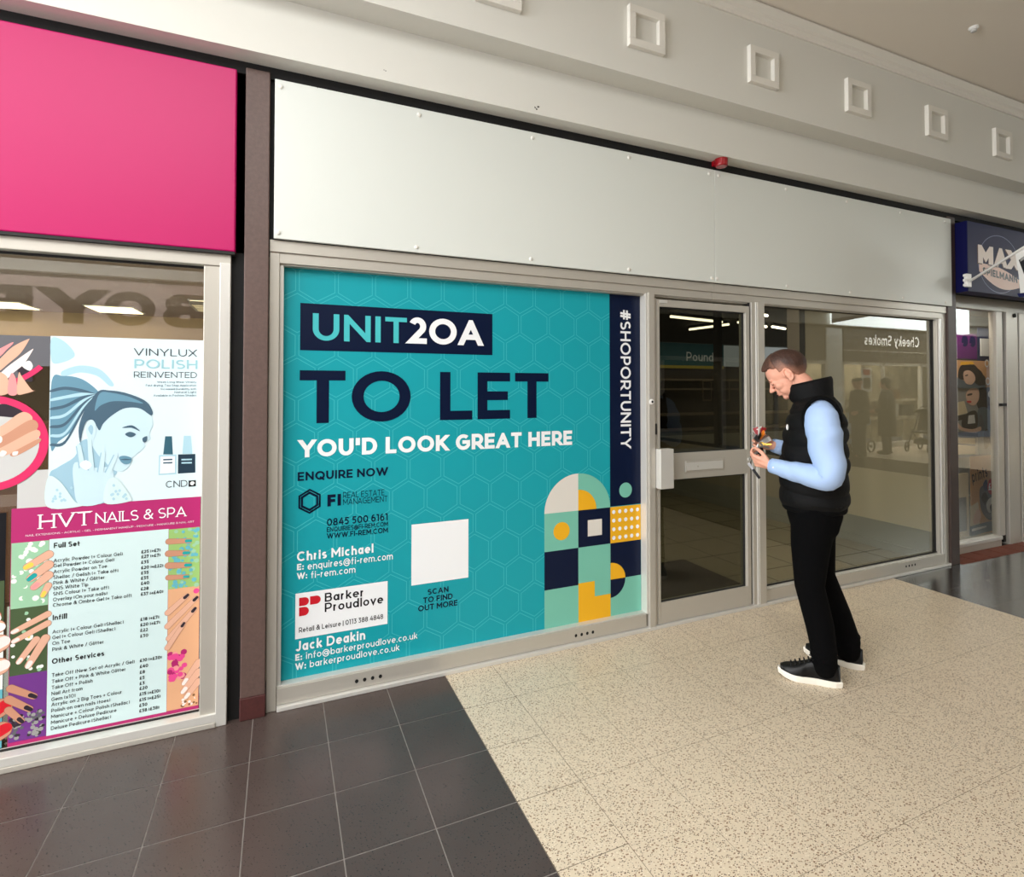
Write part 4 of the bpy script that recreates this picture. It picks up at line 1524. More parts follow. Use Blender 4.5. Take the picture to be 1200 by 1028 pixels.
# MAX: three block letters stepping down, then the small word
xs_ = [fp(u, 300, YS).x for u in (1146.0, 1163.8, 1165.4, 1179.5, 1180.5, 1195)]
tops = [fp(1146, 286.5, YS).z, fp(1172, 291, YS).z, fp(1187, 294, YS).z]
bots = [fp(1148, 308.5, YS).z, fp(1172, 313, YS).z, fp(1187, 316, YS).z]
for k, ch in enumerate('MAX'):
    rel(text3('lettering', ch, 'granite_red', (xs_[2 * k] - .012, YS - .0008, bots[k] - .008), (1, 0, 0), (0, 0, 1), xs_[2 * k + 1] - xs_[2 * k], tops[k] - bots[k], .30), sg)
    rel(text3('lettering', ch, 'logo_white', (xs_[2 * k], YS - .0014, bots[k]), (1, 0, 0), (0, 0, 1), xs_[2 * k + 1] - xs_[2 * k], tops[k] - bots[k], .30), sg)
a, b = fp(1151.5, 318.5, YS), fp(1192, 329.5, YS)
r_ = Vector((b.x - a.x, 0, b.z - a.z))
o = text3('lettering', 'SPIELMANN', 'black_print', (a.x, YS - .0014, a.z - .02), r_.normalized(), (0, 0, 1), r_.length, .062, .24, track=.12)
rel(o, sg)

# projecting flag sign on its bracket
fl = thing_at('flag_sign', (4.60, -.11, 2.385), 'white bracket and pole holding a printed flag before the navy sign', 'sign')
c = fp(1133.5, 329, -.118)
mb = MB()
mb.box(c.x - .035, c.x + .03, -.135, -.111, c.z - .055, c.z + .055, 'white_plastic')
mb.box(c.x - .05, c.x - .03, -.130, -.111, c.z - .05, c.z - .03, 'white_plastic')
mb.box(c.x - .05, c.x - .03, -.130, -.111, c.z - .01, c.z + .01, 'white_plastic')
mb.box(c.x - .05, c.x - .03, -.130, -.111, c.z + .03, c.z + .05, 'white_plastic')
rel(mb.build('wall_bracket', bevel=.003), fl)
p0 = Vector((c.x, -.13, c.z - .01))
q = fpx(1200, 290, c.x)
dirp = (q - p0).normalized()
p1 = p0 + dirp * 1.05
mb = MB()
mb.tube([p0, p1], .011, 'white_plastic', 14)
rel(mb.build('pole', smooth=True), fl)
mb = MB()
A = fpx(1190, 301, c.x)
y0 = A.y
topz = lambda y: p0.z + (y - p0.y) * (dirp.z / dirp.y) - .012
y1 = y0 - .55
B = fpx(1196, 345, c.x)
mb.poly([(c.x, y0, topz(y0)), (c.x, y1, topz(y1)), (c.x, y1, B.z - .05), (c.x, B.y, B.z - .02), (c.x, B.y + .01, B.z + .15)], 'notice_white')
mb.poly([(c.x + .003, y0, topz(y0)), (c.x + .003, y1, topz(y1)), (c.x + .003, y1, B.z - .05), (c.x + .003, B.y, B.z - .02), (c.x + .003, B.y + .01, B.z + .15)], 'notice_white')
mb.poly([(c.x - .001, B.y + .02, B.z + .01), (c.x - .001, y1, B.z - .01), (c.x - .001, y1, B.z - .05), (c.x - .001, B.y + .01, B.z - .02)], 'navy_sign')
rel(mb.build('flag_panel'), fl)
mb = MB()
mb.poly([(c.x - .0012, y0 - .02, topz(y0) - .05), (c.x - .0012, y1, topz(y1) - .06), (c.x - .0012, y1, topz(y1) - .21), (c.x - .0012, y0 - .06, topz(y0) - .20)], 'black_print')
mb.poly([(c.x - .0014, y0 - .03, topz(y0) - .04), (c.x - .0014, y1, topz(y1) - .05), (c.x - .0014, y1, topz(y1) - .08), (c.x - .0014, y0 - .03, topz(y0) - .065)], 'bead_silver')
disc2 = [(c.x - .0014, y0 - .10 + .035 * math.cos(t * PI / 8), topz(y0) - .25 + .04 * math.sin(t * PI / 8)) for t in range(16)]
mb.poly(disc2, 'peach_print')
rel(mb.build('camera_print'), fl)

# ---- its window, set back
w4 = struct(empty('window_4', (5.1, .14, 0)), 'aluminium framed photo shop window at the right edge', 'window')
YW = .14
gl1 = fp(1168, 450, YW).x
mb = MB()
mb.box(4.512, 9.0, YW - .01, YW + .06, 2.222, 2.34, 'aluminium')
mb.box(4.512, gl1 + .02, YW - .02, YW + .06, .062, .094, 'aluminium_bright')
mb.box(4.512, gl1 + .02, YW - .01, YW + .06, .0, .062, 'aluminium')
x_a, x_b, x_c, x_d = [fp(u, 450, YW).x for u in (1168.5, 1175.5, 1177.5, 1192)]
mb.box(x_a, x_b, YW - .002, YW + .06, .09, 2.222, 'aluminium')
mb.box(x_b, x_c, YW + .01, YW + .06, .02, 2.222, 'rubber')
mb.box(x_c, x_d - .02, YW - .02, YW + .06, .0, 2.222, 'aluminium')
mb.box(x_d - .02, x_d, YW - .0, YW + .06, .0, 2.222, 'rubber')
mb.box(x_d, 9.0, YW - .025, YW + .06, .0, 2.222, 'aluminium')
rel(mb.build('frame', bevel=.003), w4)
mb = MB()
mb.box(4.512, x_a + .01, YW + .02, YW + .026, .09, 2.23, 'glass_shop')
rel(mb.build('pane'), w4)
mb = MB()
mb.box(x_a + .02, x_b - .01, YW - .03, YW - .002, 1.32, 1.345, 'rubber')
rel(mb.build('catch'), w4)
mb = MB()
cc = fp(1188, 370, YW - .02)
mb.lathe([(.02, 0), (.02, .012), (.0, .02)], 'rubber', Matrix.Translation((cc.x, YW - .02, cc.z)) @ Matrix.Rotation(PI / 2, 4, 'X'), 14)
rel(mb.build('stay_knob'), w4)
# threshold of red brick pavers
mb = MB()
for k in range(20):
    mb.box(4.515 + .225 * k, 4.515 + .225 * k + .215, -.045, YW - .012, -.02, .004, 'brick_paver')
struct(mb.build('trim_12', bevel=.002), 'red brick threshold strip before the photo shop', 'threshold')
# shop backing
mb = MB()
mb.poly([(4.45, 1.6, 0), (9, 1.6, 0), (9, 1.6, 2.9), (4.45, 1.6, 2.9)], 'shop_back')
struct(mb.build('wall_back.001'), 'back wall of the photo shop display', 'wall')
mb = MB()
mb.poly([(4.45, .2, 2.5), (9, .2, 2.5), (9, 1.6, 2.5), (4.45, 1.6, 2.5)], 'salon_ceiling')
struct(mb.build('ceiling.002'), 'ceiling of the photo shop display', 'ceiling')
mb = MB()
mb.poly([(4.45, .2, .02), (9, .2, .02), (9, 1.6, .02), (4.45, 1.6, .02)], 'inner_tile')
struct(mb.build('floor.002'), 'floor of the photo shop display', 'floor')
YD = YW + .26
area('photo_shop_lamp', (5.1, .24, 2.46), (.75, 0, 0), 1.1, .1, 20, (1.0, .93, .82))


def sheet(name, label, cat, u0, v0, u1, v1, m, y=YD, t=.004, group=None):
    a_, b_ = fp(u0, v0, y), fp(u1, v1, y)
    root_ = thing_at(name, ((a_.x + b_.x) / 2, y, b_.z), label, cat, group)
    m_ = MB()
    m_.box(a_.x, b_.x, y, y + t, min(a_.z, b_.z), max(a_.z, b_.z), m)
    rel(m_.build('sheet'), root_)
    return root_, a_, b_


r1, a, b = sheet('hanging_board', 'purple board hanging in the photo shop window', 'board', 1119, 390, 1145, 421, 'shop_purple')
rel(text3('lettering', 'ee', 'navy_sign', (a.x + .09 + .26, YD - .001, b.z + .12), (-1, 0, 0), (0, 0, 1), .24, .16, .24), r1)
r1, a, b = sheet('hanging_board.001', 'slate blue board behind the white notice in the photo shop window', 'board', 1145.5, 384, 1168, 482, 'shop_navy', YD + .02)
r1, a, b = sheet('notice', 'white notice with a black letter in the photo shop window', 'notice', 1149, 396.5, 1169, 418, 'notice_white')
rel(text3('lettering', 'V', 'black_print', (fp(1163.5, 412, YD).x, YD - .001, fp(1163.5, 413.5, YD).z), (1, 0, 0), (0, 0, 1), .075, .075, .24), r1)
def art(root_, items, y0):
    m_ = MB()
    for k, it in enumerate(items):
        pshape(m_, it[0], it[1], y0 - .0004 * (k + 1), it[2] if len(it) > 2 else True, 5)
    return m_


r1, a, b = sheet('portrait_poster', 'peach poster of a dark haired person in the photo shop window', 'poster', 1119, 422, 1163, 454, 'peach_print')
mb = art(r1, [
    ([(1119, 445), (1125, 442), (1130, 446), (1148, 447), (1154, 454), (1119, 454)], 'sweater'),
    ([(1123, 436), (1126, 429), (1133, 426), (1141, 427), (1146, 432), (1151, 437), (1153, 446), (1148, 452), (1138, 446), (1124, 444)], 'dark_hair'),
    ([(1129, 437), (1135, 434), (1141, 438), (1143, 445), (1138, 451), (1131, 448)], 'face_print'),
    ([(1126, 424), (1140, 424), (1142, 427), (1125, 428)], 'mustard', False),
    ([(1131, 440), (1134, 439), (1134, 440.5), (1131, 441)], 'dark_hair'),
    ([(1147, 442), (1153, 440), (1156, 449), (1150, 451)], 'dark_hair'),
], YD)
for u, v in ((1156, 426), (1157, 447)):
    c = fp(u, v, YD)
    disc(mb, (c.x, c.z), .04, 'notice_white', YD - .004)
    disc(mb, (c.x, c.z), .026, 'peach_print', YD - .0044)
rel(mb.build('portrait_print'), r1)
r1, a, b = sheet('portrait_poster.001', 'poster of a person in a grey sweater in the photo shop window', 'poster', 1119, 455, 1167, 533, 'shop_navy', YD + .006)
mb = art(r1, [
    ([(1119, 455), (1147, 455), (1147, 533), (1119, 533)], 'bead_silver', False),
    ([(1119, 472), (1130, 470), (1134, 484), (1119, 488)], 'cream_print', False),
    ([(1119, 488), (1134, 485), (1134, 491), (1119, 494)], 'dark_hair', False),
    ([(1149, 455), (1156, 458), (1160, 466), (1158, 477), (1152, 482), (1146, 478), (1144, 466)], 'dark_hair'),
    ([(1132, 462), (1136, 456), (1142, 454), (1147, 458), (1147, 468), (1142, 475), (1136, 474), (1133, 469)], 'face_print'),
    ([(1134, 462), (1139, 461), (1139, 463), (1134, 464)], 'dark_hair'),
    ([(1133, 470), (1138, 470), (1138, 472), (1134, 472)], 'red_print'),
    ([(1146, 481), (1152, 477), (1159, 480), (1165, 490), (1166, 512), (1163, 531), (1147, 532), (1146, 516), (1144, 500)], 'sweater'),
    ([(1147, 490), (1150, 486), (1153, 498), (1151, 512), (1148, 505)], 'grey_print'),
    ([(1127, 494), (1134, 484), (1144, 482), (1146, 496), (1142, 504), (1130, 504)], 'dark_hair'),
    ([(1135, 487), (1142, 486), (1143, 496), (1134, 497)], 'notice_white', False),
    ([(1122, 495), (1128, 501), (1140, 503), (1149, 500), (1149, 505), (1138, 507), (1124, 503)], 'face_print'),
    ([(1119, 506), (1146, 508), (1146, 512), (1119, 510)], 'dark_hair', False),
    ([(1119, 512), (1143, 514), (1143, 532), (1119, 533)], 'cream_print', False),
    ([(1119, 519), (1143, 521), (1143, 523), (1119, 521)], 'grey_print', False),
    ([(1153, 508), (1158, 503), (1160, 520), (1154, 526)], 'dark_hair'),
    ([(1160, 507), (1165, 504), (1165, 522), (1161, 524)], 'bead_silver', False),
], YD + .006)
c = fp(1159.5, 462, YD)
disc(mb, (c.x, c.z), .034, 'notice_white', YD - .004)
rel(mb.build('portrait_print'), r1)
r1, a, b = sheet('prints_poster', 'brown prints poster with a red price spot in the photo shop window', 'poster', 1137, 535, 1171, 630, 'peach_print')
mb = art(r1, [
    ([(1137, 594), (1146, 588), (1149, 606), (1146, 628), (1137, 630)], 'cream_print', False),
    ([(1148, 574), (1155, 569), (1162, 576), (1170, 588), (1169, 604), (1160, 610), (1150, 598)], 'grey_print'),
    ([(1150, 584), (1154, 577), (1158, 584), (1155, 592)], 'dark_hair'),
    ([(1156, 590), (1162, 583), (1167, 592), (1164, 600), (1158, 600)], 'notice_white'),
    ([(1160, 594), (1164, 590), (1167, 598), (1163, 604)], 'dark_hair'),
    ([(1152, 568), (1156, 562), (1158, 572), (1154, 576)], 'shop_navy'),
    ([(1141, 606), (1146, 596), (1150, 604), (1147, 613), (1141, 614)], 'face_print'),
    ([(1137, 617), (1171, 608), (1171, 620), (1137, 629)], 'sweater', False),
    ([(1139, 620), (1156, 616), (1156, 618), (1139, 623)], 'notice_white', False),
    ([(1164, 614), (1169, 612), (1169, 616), (1164, 618)], 'notice_white', False),
], YD)
rel(mb.build('prints_print'), r1)
a_, b_ = fp(1139, 566, YD), fp(1161, 556, YD)
rel(text3('lettering', 'prints', 'dark_hair', (a_.x, YD - .005, a_.z), (.985, 0, .17), (-.17, 0, .985), (b_.x - a_.x) * .82, .12, .16), r1)
mb = MB()
c = fp(1162, 570, YD)
disc(mb, (c.x, c.z), .085, 'red_print', YD - .005)
rel(mb.build('price_spot'), r1)
rel(text3('lettering', '£20', 'white_print', (c.x - .065, YD - .0056, c.z - .035), (1, 0, 0), (0, 0, 1), .13, .07, .22), r1)
r1, a, b = sheet('picture_frame', 'pale picture frame at the bottom left of the photo shop window', 'frame', 1119, 556, 1136, 634, 'cream_print', YD + .01, .02)
mb = MB()
a, b = fp(1121, 584, YD + .01), fp(1133, 622, YD + .01)
rect(mb, a.x, b.x, b.z, a.z, 'bead_silver', YD + .0095)
rel(mb.build('print'), r1)

# ------------------------------------------------------------------ inside the vacant unit
XW = 4.35
mb = MB()
mb.poly([(-.85, .06, -.003), (24, .06, -.003), (24, 12.2, -.003), (-.85, 12.2, -.003)], 'inner_grout')
g_ = .006
for i in range(42):
    for j in range(24):
        x0, y0 = -.85 + .45 * i, .07 + .45 * j + (.0)
        if x0 > XW + .1 and y0 < 1.6:
            continue
        mb.poly([(x0 + g_, y0 + g_, 0), (x0 + .45 - g_, y0 + g_, 0), (x0 + .45 - g_, y0 + .45 - g_, 0), (x0 + g_, y0 + .45 - g_, 0)], 'inner_tile')
struct(mb.build('floor.003'), 'tiled floor inside the vacant unit', 'floor')
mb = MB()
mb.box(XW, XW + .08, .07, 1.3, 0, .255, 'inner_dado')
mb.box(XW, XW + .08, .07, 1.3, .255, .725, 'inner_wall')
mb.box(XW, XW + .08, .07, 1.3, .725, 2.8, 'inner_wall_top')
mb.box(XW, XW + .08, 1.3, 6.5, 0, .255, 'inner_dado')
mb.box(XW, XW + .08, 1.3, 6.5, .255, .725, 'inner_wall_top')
mb.box(XW - .012, XW, .07, 6.5, 0, .07, 'inner_dado')
struct(mb.build('wall_right'), 'right hand wall and dwarf wall inside the vacant unit', 'wall')
w5 = struct(empty('window_5', (XW, 3.9, .725)), 'glazed inner screen standing on the dwarf wall of the vacant unit', 'window')
for yy in (1.33, 2.59, 3.9, 5.2, 6.46):
    mb = MB()
    mb.box(XW + .0, XW + .08, yy - .035, yy + .035, .725, 2.8, 'post_dark')
    rel(mb.build('post'), w5)
mb = MB()
mb.box(XW + .02, XW + .06, 1.3, 6.5, .725, .765, 'post_dark')
mb.box(XW + .02, XW + .06, 1.3, 6.5, 2.72, 2.8, 'post_dark')
rel(mb.build('rail'), w5)
mb = MB()
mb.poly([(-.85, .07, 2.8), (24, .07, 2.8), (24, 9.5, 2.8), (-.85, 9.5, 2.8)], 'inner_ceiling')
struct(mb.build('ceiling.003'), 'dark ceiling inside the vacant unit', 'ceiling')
mb = MB()
mb.poly([(-.85, .07, 0), (-.85, 12, 0), (-.85, 12, 2.8), (-.85, .07, 2.8)], 'inner_wall')
struct(mb.build('wall_left.001'), 'left wall inside the vacant unit', 'wall')
mb = MB()
mb.poly([(-.85, 6.5, 0), (XW, 6.5, 0), (XW, 6.5, 2.8), (-.85, 6.5, 2.8)], 'inner_wall')
struct(mb.build('wall_back.002'), 'back wall inside the vacant unit', 'wall')
# strip lights
for i, ((u0, v0), (u1, v1)) in enumerate((((786, 371), (846, 377.5)), ((808, 386.2), (854, 380.2)), ((865, 377.8), (898, 383)), ((893, 369), (899, 370)), ((905, 383), (920, 385.4)))):
    a, b = fpz(u0, v0, 2.72), fpz(u1, v1, 2.72)
    root = thing_at('strip_light', ((a.x + b.x) / 2, (a.y + b.y) / 2, 2.72), ['lit strip light seen through the top of the door, the longer upper one', 'lit strip light seen through the door, the lower one sloping up to the right', 'lit strip light seen across the door post, right of the pair',
                      'short lit strip light at the very top left of the clear window', 'lit strip light above the head of the man'][i], 'light', 'strip lights in the vacant unit')
    m_ = MB()
    m_.tube([a, b], .022, 'tube_light', 10)
    rel(m_.build('tube'), root)
    m_ = MB()
    d_ = (b - a)
    m_.tube([a + Vector((0, 0, .05)), b + Vector((0, 0, .05))], .03, 'post_dark', 8)
    rel(m_.build('batten'), root)
# door mat
m4 = [fpz(800, 655, .0), fpz(868, 686, 0)]
root = thing_at('door_mat', (1.8, .5, 0), 'black entrance mat on the floor behind the shop door', 'mat')
mb = MB()
a = fpz(866, 686, 0)
b = fpz(800, 657, 0)
mb.box(.9, a.x + .02, .10, b.y, .0, .012, 'mat_black')
rel(mb.build('mat', bevel=.003), root)

# the shop beyond, seen through the unit
for nm, c, r in (('far_teal', (18, 92, 98), .5), ('far_yellow', (190, 168, 40), .5), ('far_wall', (120, 122, 114), .7), ('far_dark', (58, 48, 38), .8), ('far_shelf', (120, 104, 84), .7)):
    mat(nm, c, r)
YP2 = 12.0
mb = MB()
mb.box(5, 26, YP2, YP2 + .1, 0, 2.0, 'far_dark')
zt0, zt1 = fp(800, 428.5, YP2).z, fp(800, 402.5, YP2).z
mb.box(5, 26, YP2, YP2 + .1, zt1, 5.0, 'far_wall')
mb.box(5, 26, YP2, YP2 + .1, 2.0, zt0, 'far_dark')
struct(mb.build('wall_back.003'), 'shopfront wall on the far side beyond the vacant unit', 'wall')
xe = fp(846, 420, YP2).x
root = thing_at('shop_sign', ((8 + xe) / 2, YP2 - .05, zt0), 'teal shop sign with pale lettering seen through the door glass', 'sign')
mb = MB()
mb.box(6.5, xe, YP2 - .08, YP2, zt0, zt1, 'far_teal')
rel(mb.build('sign_board'), root)
mb = MB()
mb.box(6.5, xe, YP2 - .09, YP2, zt0 - .10, zt0, 'far_yellow')
rel(mb.build('yellow_strip'), root)
a, b, t = fp(804.5, 423, YP2 - .085), fp(836, 423, YP2 - .085), fp(805, 412.5, YP2 - .085)
rel(text3('lettering', 'Pound', 'white_print', (a.x, YP2 - .085, a.z), (1, 0, 0), (0, 0, 1), b.x - a.x, t.z - a.z, .14), root)
random.seed(12)
for i, (u0, v0, u1, v1) in enumerate(((823, 446, 834, 470), (843, 445, 855, 470))):
    a, b = fp(u0, v0, YP2 - .02), fp(u1, v1, YP2 - .02)
    root = thing_at('window_poster', ((a.x + b.x) / 2, YP2 - .02, b.z), ['pale outlined poster in the far shop, left of the dark post', 'pale outlined poster in the far shop, right of the dark post'][i], 'poster')
    m_ = MB()
    m_.box(a.x, b.x, YP2 - .03, YP2 - .004, b.z, a.z, 'far_shelf')
    m_.box(a.x + .05, b.x - .05, YP2 - .034, YP2 - .03, b.z + .05, a.z - .05, 'far_dark')
    rel(m_.build('frame'), root)
for i, (v, h) in enumerate(((446, .06), (457, .05), (487, .08), (505, .08))):
    a = fp(790, v, YP2 - .2)
    root = thing_at('display_shelf', (10, YP2 - .25, a.z), ['topmost', 'second', 'third', 'lowest'][i] + ' dim display shelf of the far shop seen through the door', 'shelf', 'shelves of the far shop')
    m_ = MB()
    m_.box(7, 17, YP2 - .4, YP2 - .04, a.z, a.z + h, 'far_shelf')
    rel(m_.build('board'), root)
area('far_shop_light', (11, 9.9, 3.0), (0, 0, 0), 6, 2.0, 42, (1.0, .95, .85))

# ------------------------------------------------------------------ the facing side of the mall (seen mirrored in the glass)
for nm, c, r in (('opp_fascia', (84, 78, 72), .6), ('opp_mauve', (206, 184, 178), .6), ('opp_letter', (58, 40, 34), .5), ('opp_white', (226, 228, 226), .6), ('opp_cream', (210, 200, 176), .6), ('opp_inside', (150, 138, 112), .8), ('opp_frame', (214, 208, 196), .5), ('coat_dark', (44, 42, 40), .8),
                 ('denim', (46, 50, 60), .8), ('pram_blue', (150, 186, 226), .6), ('pram_grey', (60, 58, 60), .7)):
    mat(nm, c, r)
YO = -5.92
mat('letter_added_glow', (246, 246, 240), .5, emit=3.0)  # glow added to the white letters so their mirror image reads bright
mat('clerestory', (236, 246, 248), .5, emit=7.0)
mb = MB()
for s in (1,):
    mb.poly([(X0, YO, TOP), (X1, YO, TOP), (X1, YO + .12, TOP), (X0, YO + .12, TOP)], 'plaster')
    mb.poly([(X0, YO + .12, TOP), (X1, YO + .12, TOP), (X1, YO + .12, 3.25), (X0, YO + .12, 3.25)], 'plaster')
    mb.poly([(X0, YO + .12, 3.25), (X1, YO + .12, 3.25), (X1, YO + .26, 3.25), (X0, YO + .26, 3.25)], 'plaster')
    mb.poly([(X0, YO + .26, 3.25), (X1, YO + .26, 3.25), (X1, YO + .26, CEIL), (X0, YO + .26, CEIL)], 'plaster')
mb.box(X0, X1, YO - 1.9, YO - 1.8, 0, 3, 'opp_inside')
mb.box(X0, X1, YO - .1, YO, 2.12, TOP, 'opp_fascia')
struct(mb.build('wall_back.004'), 'facing side of the mall with its bulkhead, behind the camera', 'wall')
for i, (a, b) in enumerate(((11.05, 11.6), (4.2, 4.6), (-1.2, -.8), (16.2, 16.7))):
    mb = MB()
    mb.box(a, b, YO - .12, YO + .03, 0, 2.93, 'opp_white' if i in (0, 3) else 'granite_frame')
    struct(mb.build('pillar.00%d' % (i + 2), bevel=.006), ['white pilaster beside the dark smokes sign opposite', 'brown pilaster opposite the door', 'brown pilaster opposite the teal poster', 'white pilaster at the far right of the facing side'][i], 'pillar')
# smokes shop sign
root = thing_at('shop_sign', (13.8, YO, 2.2), 'dark grey shop sign opposite, reading backwards in the clear window', 'sign')
mb = MB()
mb.box(11.62, 16.18, YO - .02, YO + .05, 2.14, 2.93, 'opp_fascia')
rel(mb.build('sign_board'), root)
mb = MB()
mb.box(11.62, 16.18, YO + .05, YO + .062, 2.40, 2.42, 'opp_frame')
rel(mb.build('rule'), root)
D_ = 5.87
l0, l1 = fp(1082, 408, D_), fp(1018, 404, D_)
rel(text3('lettering', 'Cheeky Smokes', 'letter_added_glow', (l0.x, YO + .052, 2.56), (-1, 0, 0), (0, 0, 1), l0.x - l1.x, .265, .15), root)
# BOYES sign
root = thing_at('shop_sign', (-3.5, YO, 2.2), 'mauve shop sign opposite with big brown letters, mirrored in the salon window', 'sign')
mb = MB()
mb.box(-8, -1.25, YO - .02, YO + .05, 2.14, 2.93, 'opp_mauve')
rel(mb.build('sign_board'), root)
xB, xE = fp(240, 360, D_).x, fp(190, 360, D_).x
hgt = fp(115, 338, D_).z - fp(80, 378, D_).z
zb_ = fp(80, 378, D_).z
xx = xB
for ch, xl in (('B', fp(189, 360, D_).x), ('O', fp(119, 360, D_).x), ('Y', fp(44, 350, D_).x), ('E', fp(44, 350, D_).x - .75), ('S', fp(44, 350, D_).x - 1.5)):
    rel(text3('lettering', ch, 'opp_letter', (xx, YO + .053, zb_), (-1, 0, 0), (0, 0, 1), xx - xl, hgt, .26), root)
    xx = xl - .09 if ch != 'O' else xl
area('facing_interior_fill', (13.8, -6.75, 2.9), (0, 0, 0), 4, .8, 420, (1.0, .93, .8))  # added unseen fill, brightens the interior opposite for its reflection
mb = MB()
mb.box(11.05, 16.8, YO + .12, YO + .275, 3.0, 3.88, 'clerestory')
struct(mb.build('window_14'), 'bright clerestory glazing above the far right part of the facing side', 'window')
# shop windows opposite
for i, (a, b, cols) in enumerate(((11.62, 16.18, 3), (4.6, 11.03, 4), (-.8, 4.2, 3), (-8, -1.22, 4))):
    root = struct(empty('window_%d' % (10 + i), ((a + b) / 2, YO, 0)), ['shop window under the dark grey sign opposite', 'long shop window opposite the clear window', 'shop window opposite the teal poster', 'shop window under the mauve sign opposite'][i], 'window')
    m_ = MB()
    for k in range(cols + 1):
        x_ = a + (b - a) * k / cols
        m_.box(x_ - .035, x_ + .035, YO - .04, YO + .03, 0, 2.14, 'opp_frame')
    m_.box(a, b, YO - .04, YO + .03, 2.06, 2.14, 'opp_frame')
    m_.box(a, b, YO - .04, YO + .03, 0, .14, 'opp_frame')
    rel(m_.build('frame'), root)
    m_ = MB()
    m_.box(a, b, YO - .02, YO - .014, .14, 2.06, 'glass_shop')
    rel(m_.build('pane'), root)
root = thing_at('window_poster', (12.9, YO, 1.7), 'red and white offer poster in the window opposite, behind the two shoppers', 'poster')
mb = MB()
mb.box(12.35, 12.75, YO - .03, YO - .022, 1.4, 2.0, 'white_print')
rel(mb.build('sheet'), root)
mb = MB()
mb.box(12.42, 12.68, YO - .022, YO - .021, 1.82, 1.95, 'red_print')
mb.box(12.42, 12.68, YO - .022, YO - .021, 1.48, 1.75, 'opp_letter')
rel(mb.build('print'), root)
random.seed(21)
for k, (x_, z_) in enumerate(((12.9, .748), (13.42, .748), (14.3, .748), (14.9, .748), (13.2, 1.203), (14.4, 1.203))):
    root = thing_at('display_box', (x_, YO - .6, z_), ['pale box on the low display opposite, leftmost', 'brown box second along the low display opposite', 'grey box third along the low display opposite', 'dark box last along the low display opposite', 'upper pale box left in the display opposite', 'upper brown box right in the display opposite'][k], 'box', 'boxes in the window display opposite')
    m_ = MB()
    w_ = random.uniform(.18, .26)
    m_.box(x_ - w_, x_ + w_, YO - .75, YO - .45, z_, z_ + random.uniform(.2, .38), ['opp_cream', 'wood_brown', 'board_grey', 'coat_dark'][k % 4])
    rel(m_.build('carton'), root)
root = thing_at('display_unit', (13.8, YO - .6, 0), 'low display unit with two levels in the window opposite', 'display unit')
mb = MB()
mb.box(12.5, 15.3, YO - .8, YO - .4, .66, .745, 'opp_cream')
mb.box(12.5, 15.3, YO - .8, YO - .4, 1.14, 1.2, 'opp_cream')
rel(mb.build('shelf'), root)
mb = MB()
for x_ in (12.5, 13.9, 15.24):
    mb.box(x_, x_ + .06, YO - .8, YO - .4, 0, 1.2, 'opp_cream')
rel(mb.build('frame'), root)
# smoke detector
c = fpz(1141, 32, CEIL)
root = thing_at('smoke_detector', (c.x, c.y, CEIL), 'small white detector on the ceiling at the top right', 'detector')
mb = MB()
Mx = Matrix.Translation((c.x, c.y, CEIL)) @ Matrix.Rotation(PI, 4, 'X')
mb.lathe([(.028, 0), (.028, .008), (.022, .018)], 'white_plastic', Mx, 20)
rel(mb.build('base'), root)
mb = MB()
mb.lathe([(.016, .018), (.016, .03), (.0, .034)], 'board_grey', Mx, 16)
rel(mb.build('sensor_head'), root)

# ------------------------------------------------------------------ people
mat('skin', (226, 164, 140), .55, spec=.35, var=.06, vscale=20)
mat('skin_ear', (224, 130, 112), .55)
mat('lips', (212, 138, 122), .5)
mat('eye_white', (228, 222, 216), .25)
mat('eye_dark', (46, 34, 28), .25)
mat('brow', (92, 62, 46), .8)
mat('gilet', (8, 8, 9), .75, spec=.2, bump=.25, bscale=45)
mat('gilet_trim', (6, 6, 7), .85, spec=.1)
mat('shirt', (168, 194, 234), .75, bump=.12, bscale=300)
mat('trouser', (6, 6, 7), .95, spec=.08, bump=.1, bscale=120)
mat('shoe_black', (11, 11, 12), .42, spec=.3, bump=.06, bscale=160)
mat('lace', (12, 12, 13), .8)
mat('sole_white', (236, 230, 218), .55)
mat('brass', (190, 150, 70), .3, .9)
mat('steel', (170, 170, 172), .28, .9)
mat('tag_orange', (232, 128, 34), .4)
mat('tag_red', (150, 30, 40), .4)


def hair_material():
    m = bpy.data.materials.new('hair')
    m.use_nodes = True
    nt = m.node_tree
    b = nt.nodes['Principled BSDF']
    b.inputs['Roughness'].default_value = .6
    at = nt.nodes.new('ShaderNodeAttribute')
    at.attribute_name = 'fade'
    tc = nt.nodes.new('ShaderNodeTexCoord')
    n = nt.nodes.new('ShaderNodeTexNoise')
    n.inputs['Scale'].default_value = 160
    nt.links.new(tc.outputs['Object'], n.inputs['Vector'])
    ad = nt.nodes.new('ShaderNodeMath')
    ad.operation = 'MULTIPLY_ADD'
    ad.inputs[1].default_value = .5
    nt.links.new(n.outputs['Fac'], ad.inputs[0])
    sb = nt.nodes.new('ShaderNodeMath')
    sb.operation = 'SUBTRACT'
    sb.inputs[1].default_value = .25
    nt.links.new(at.outputs['Fac'], sb.inputs[0])
    nt.links.new(sb.outputs[0], ad.inputs[2])
    r = nt.nodes.new('ShaderNodeValToRGB')
    r.color_ramp.elements[0].color = lin((54, 30, 20))
    r.color_ramp.elements[1].color = lin((168, 118, 96))
    r.color_ramp.elements[1].position = 1.0
    nt.links.new(ad.outputs[0], r.inputs[0])
    nt.links.new(r.outputs[0], b.inputs['Base Color'])
    MATS['hair'] = m


hair_material()


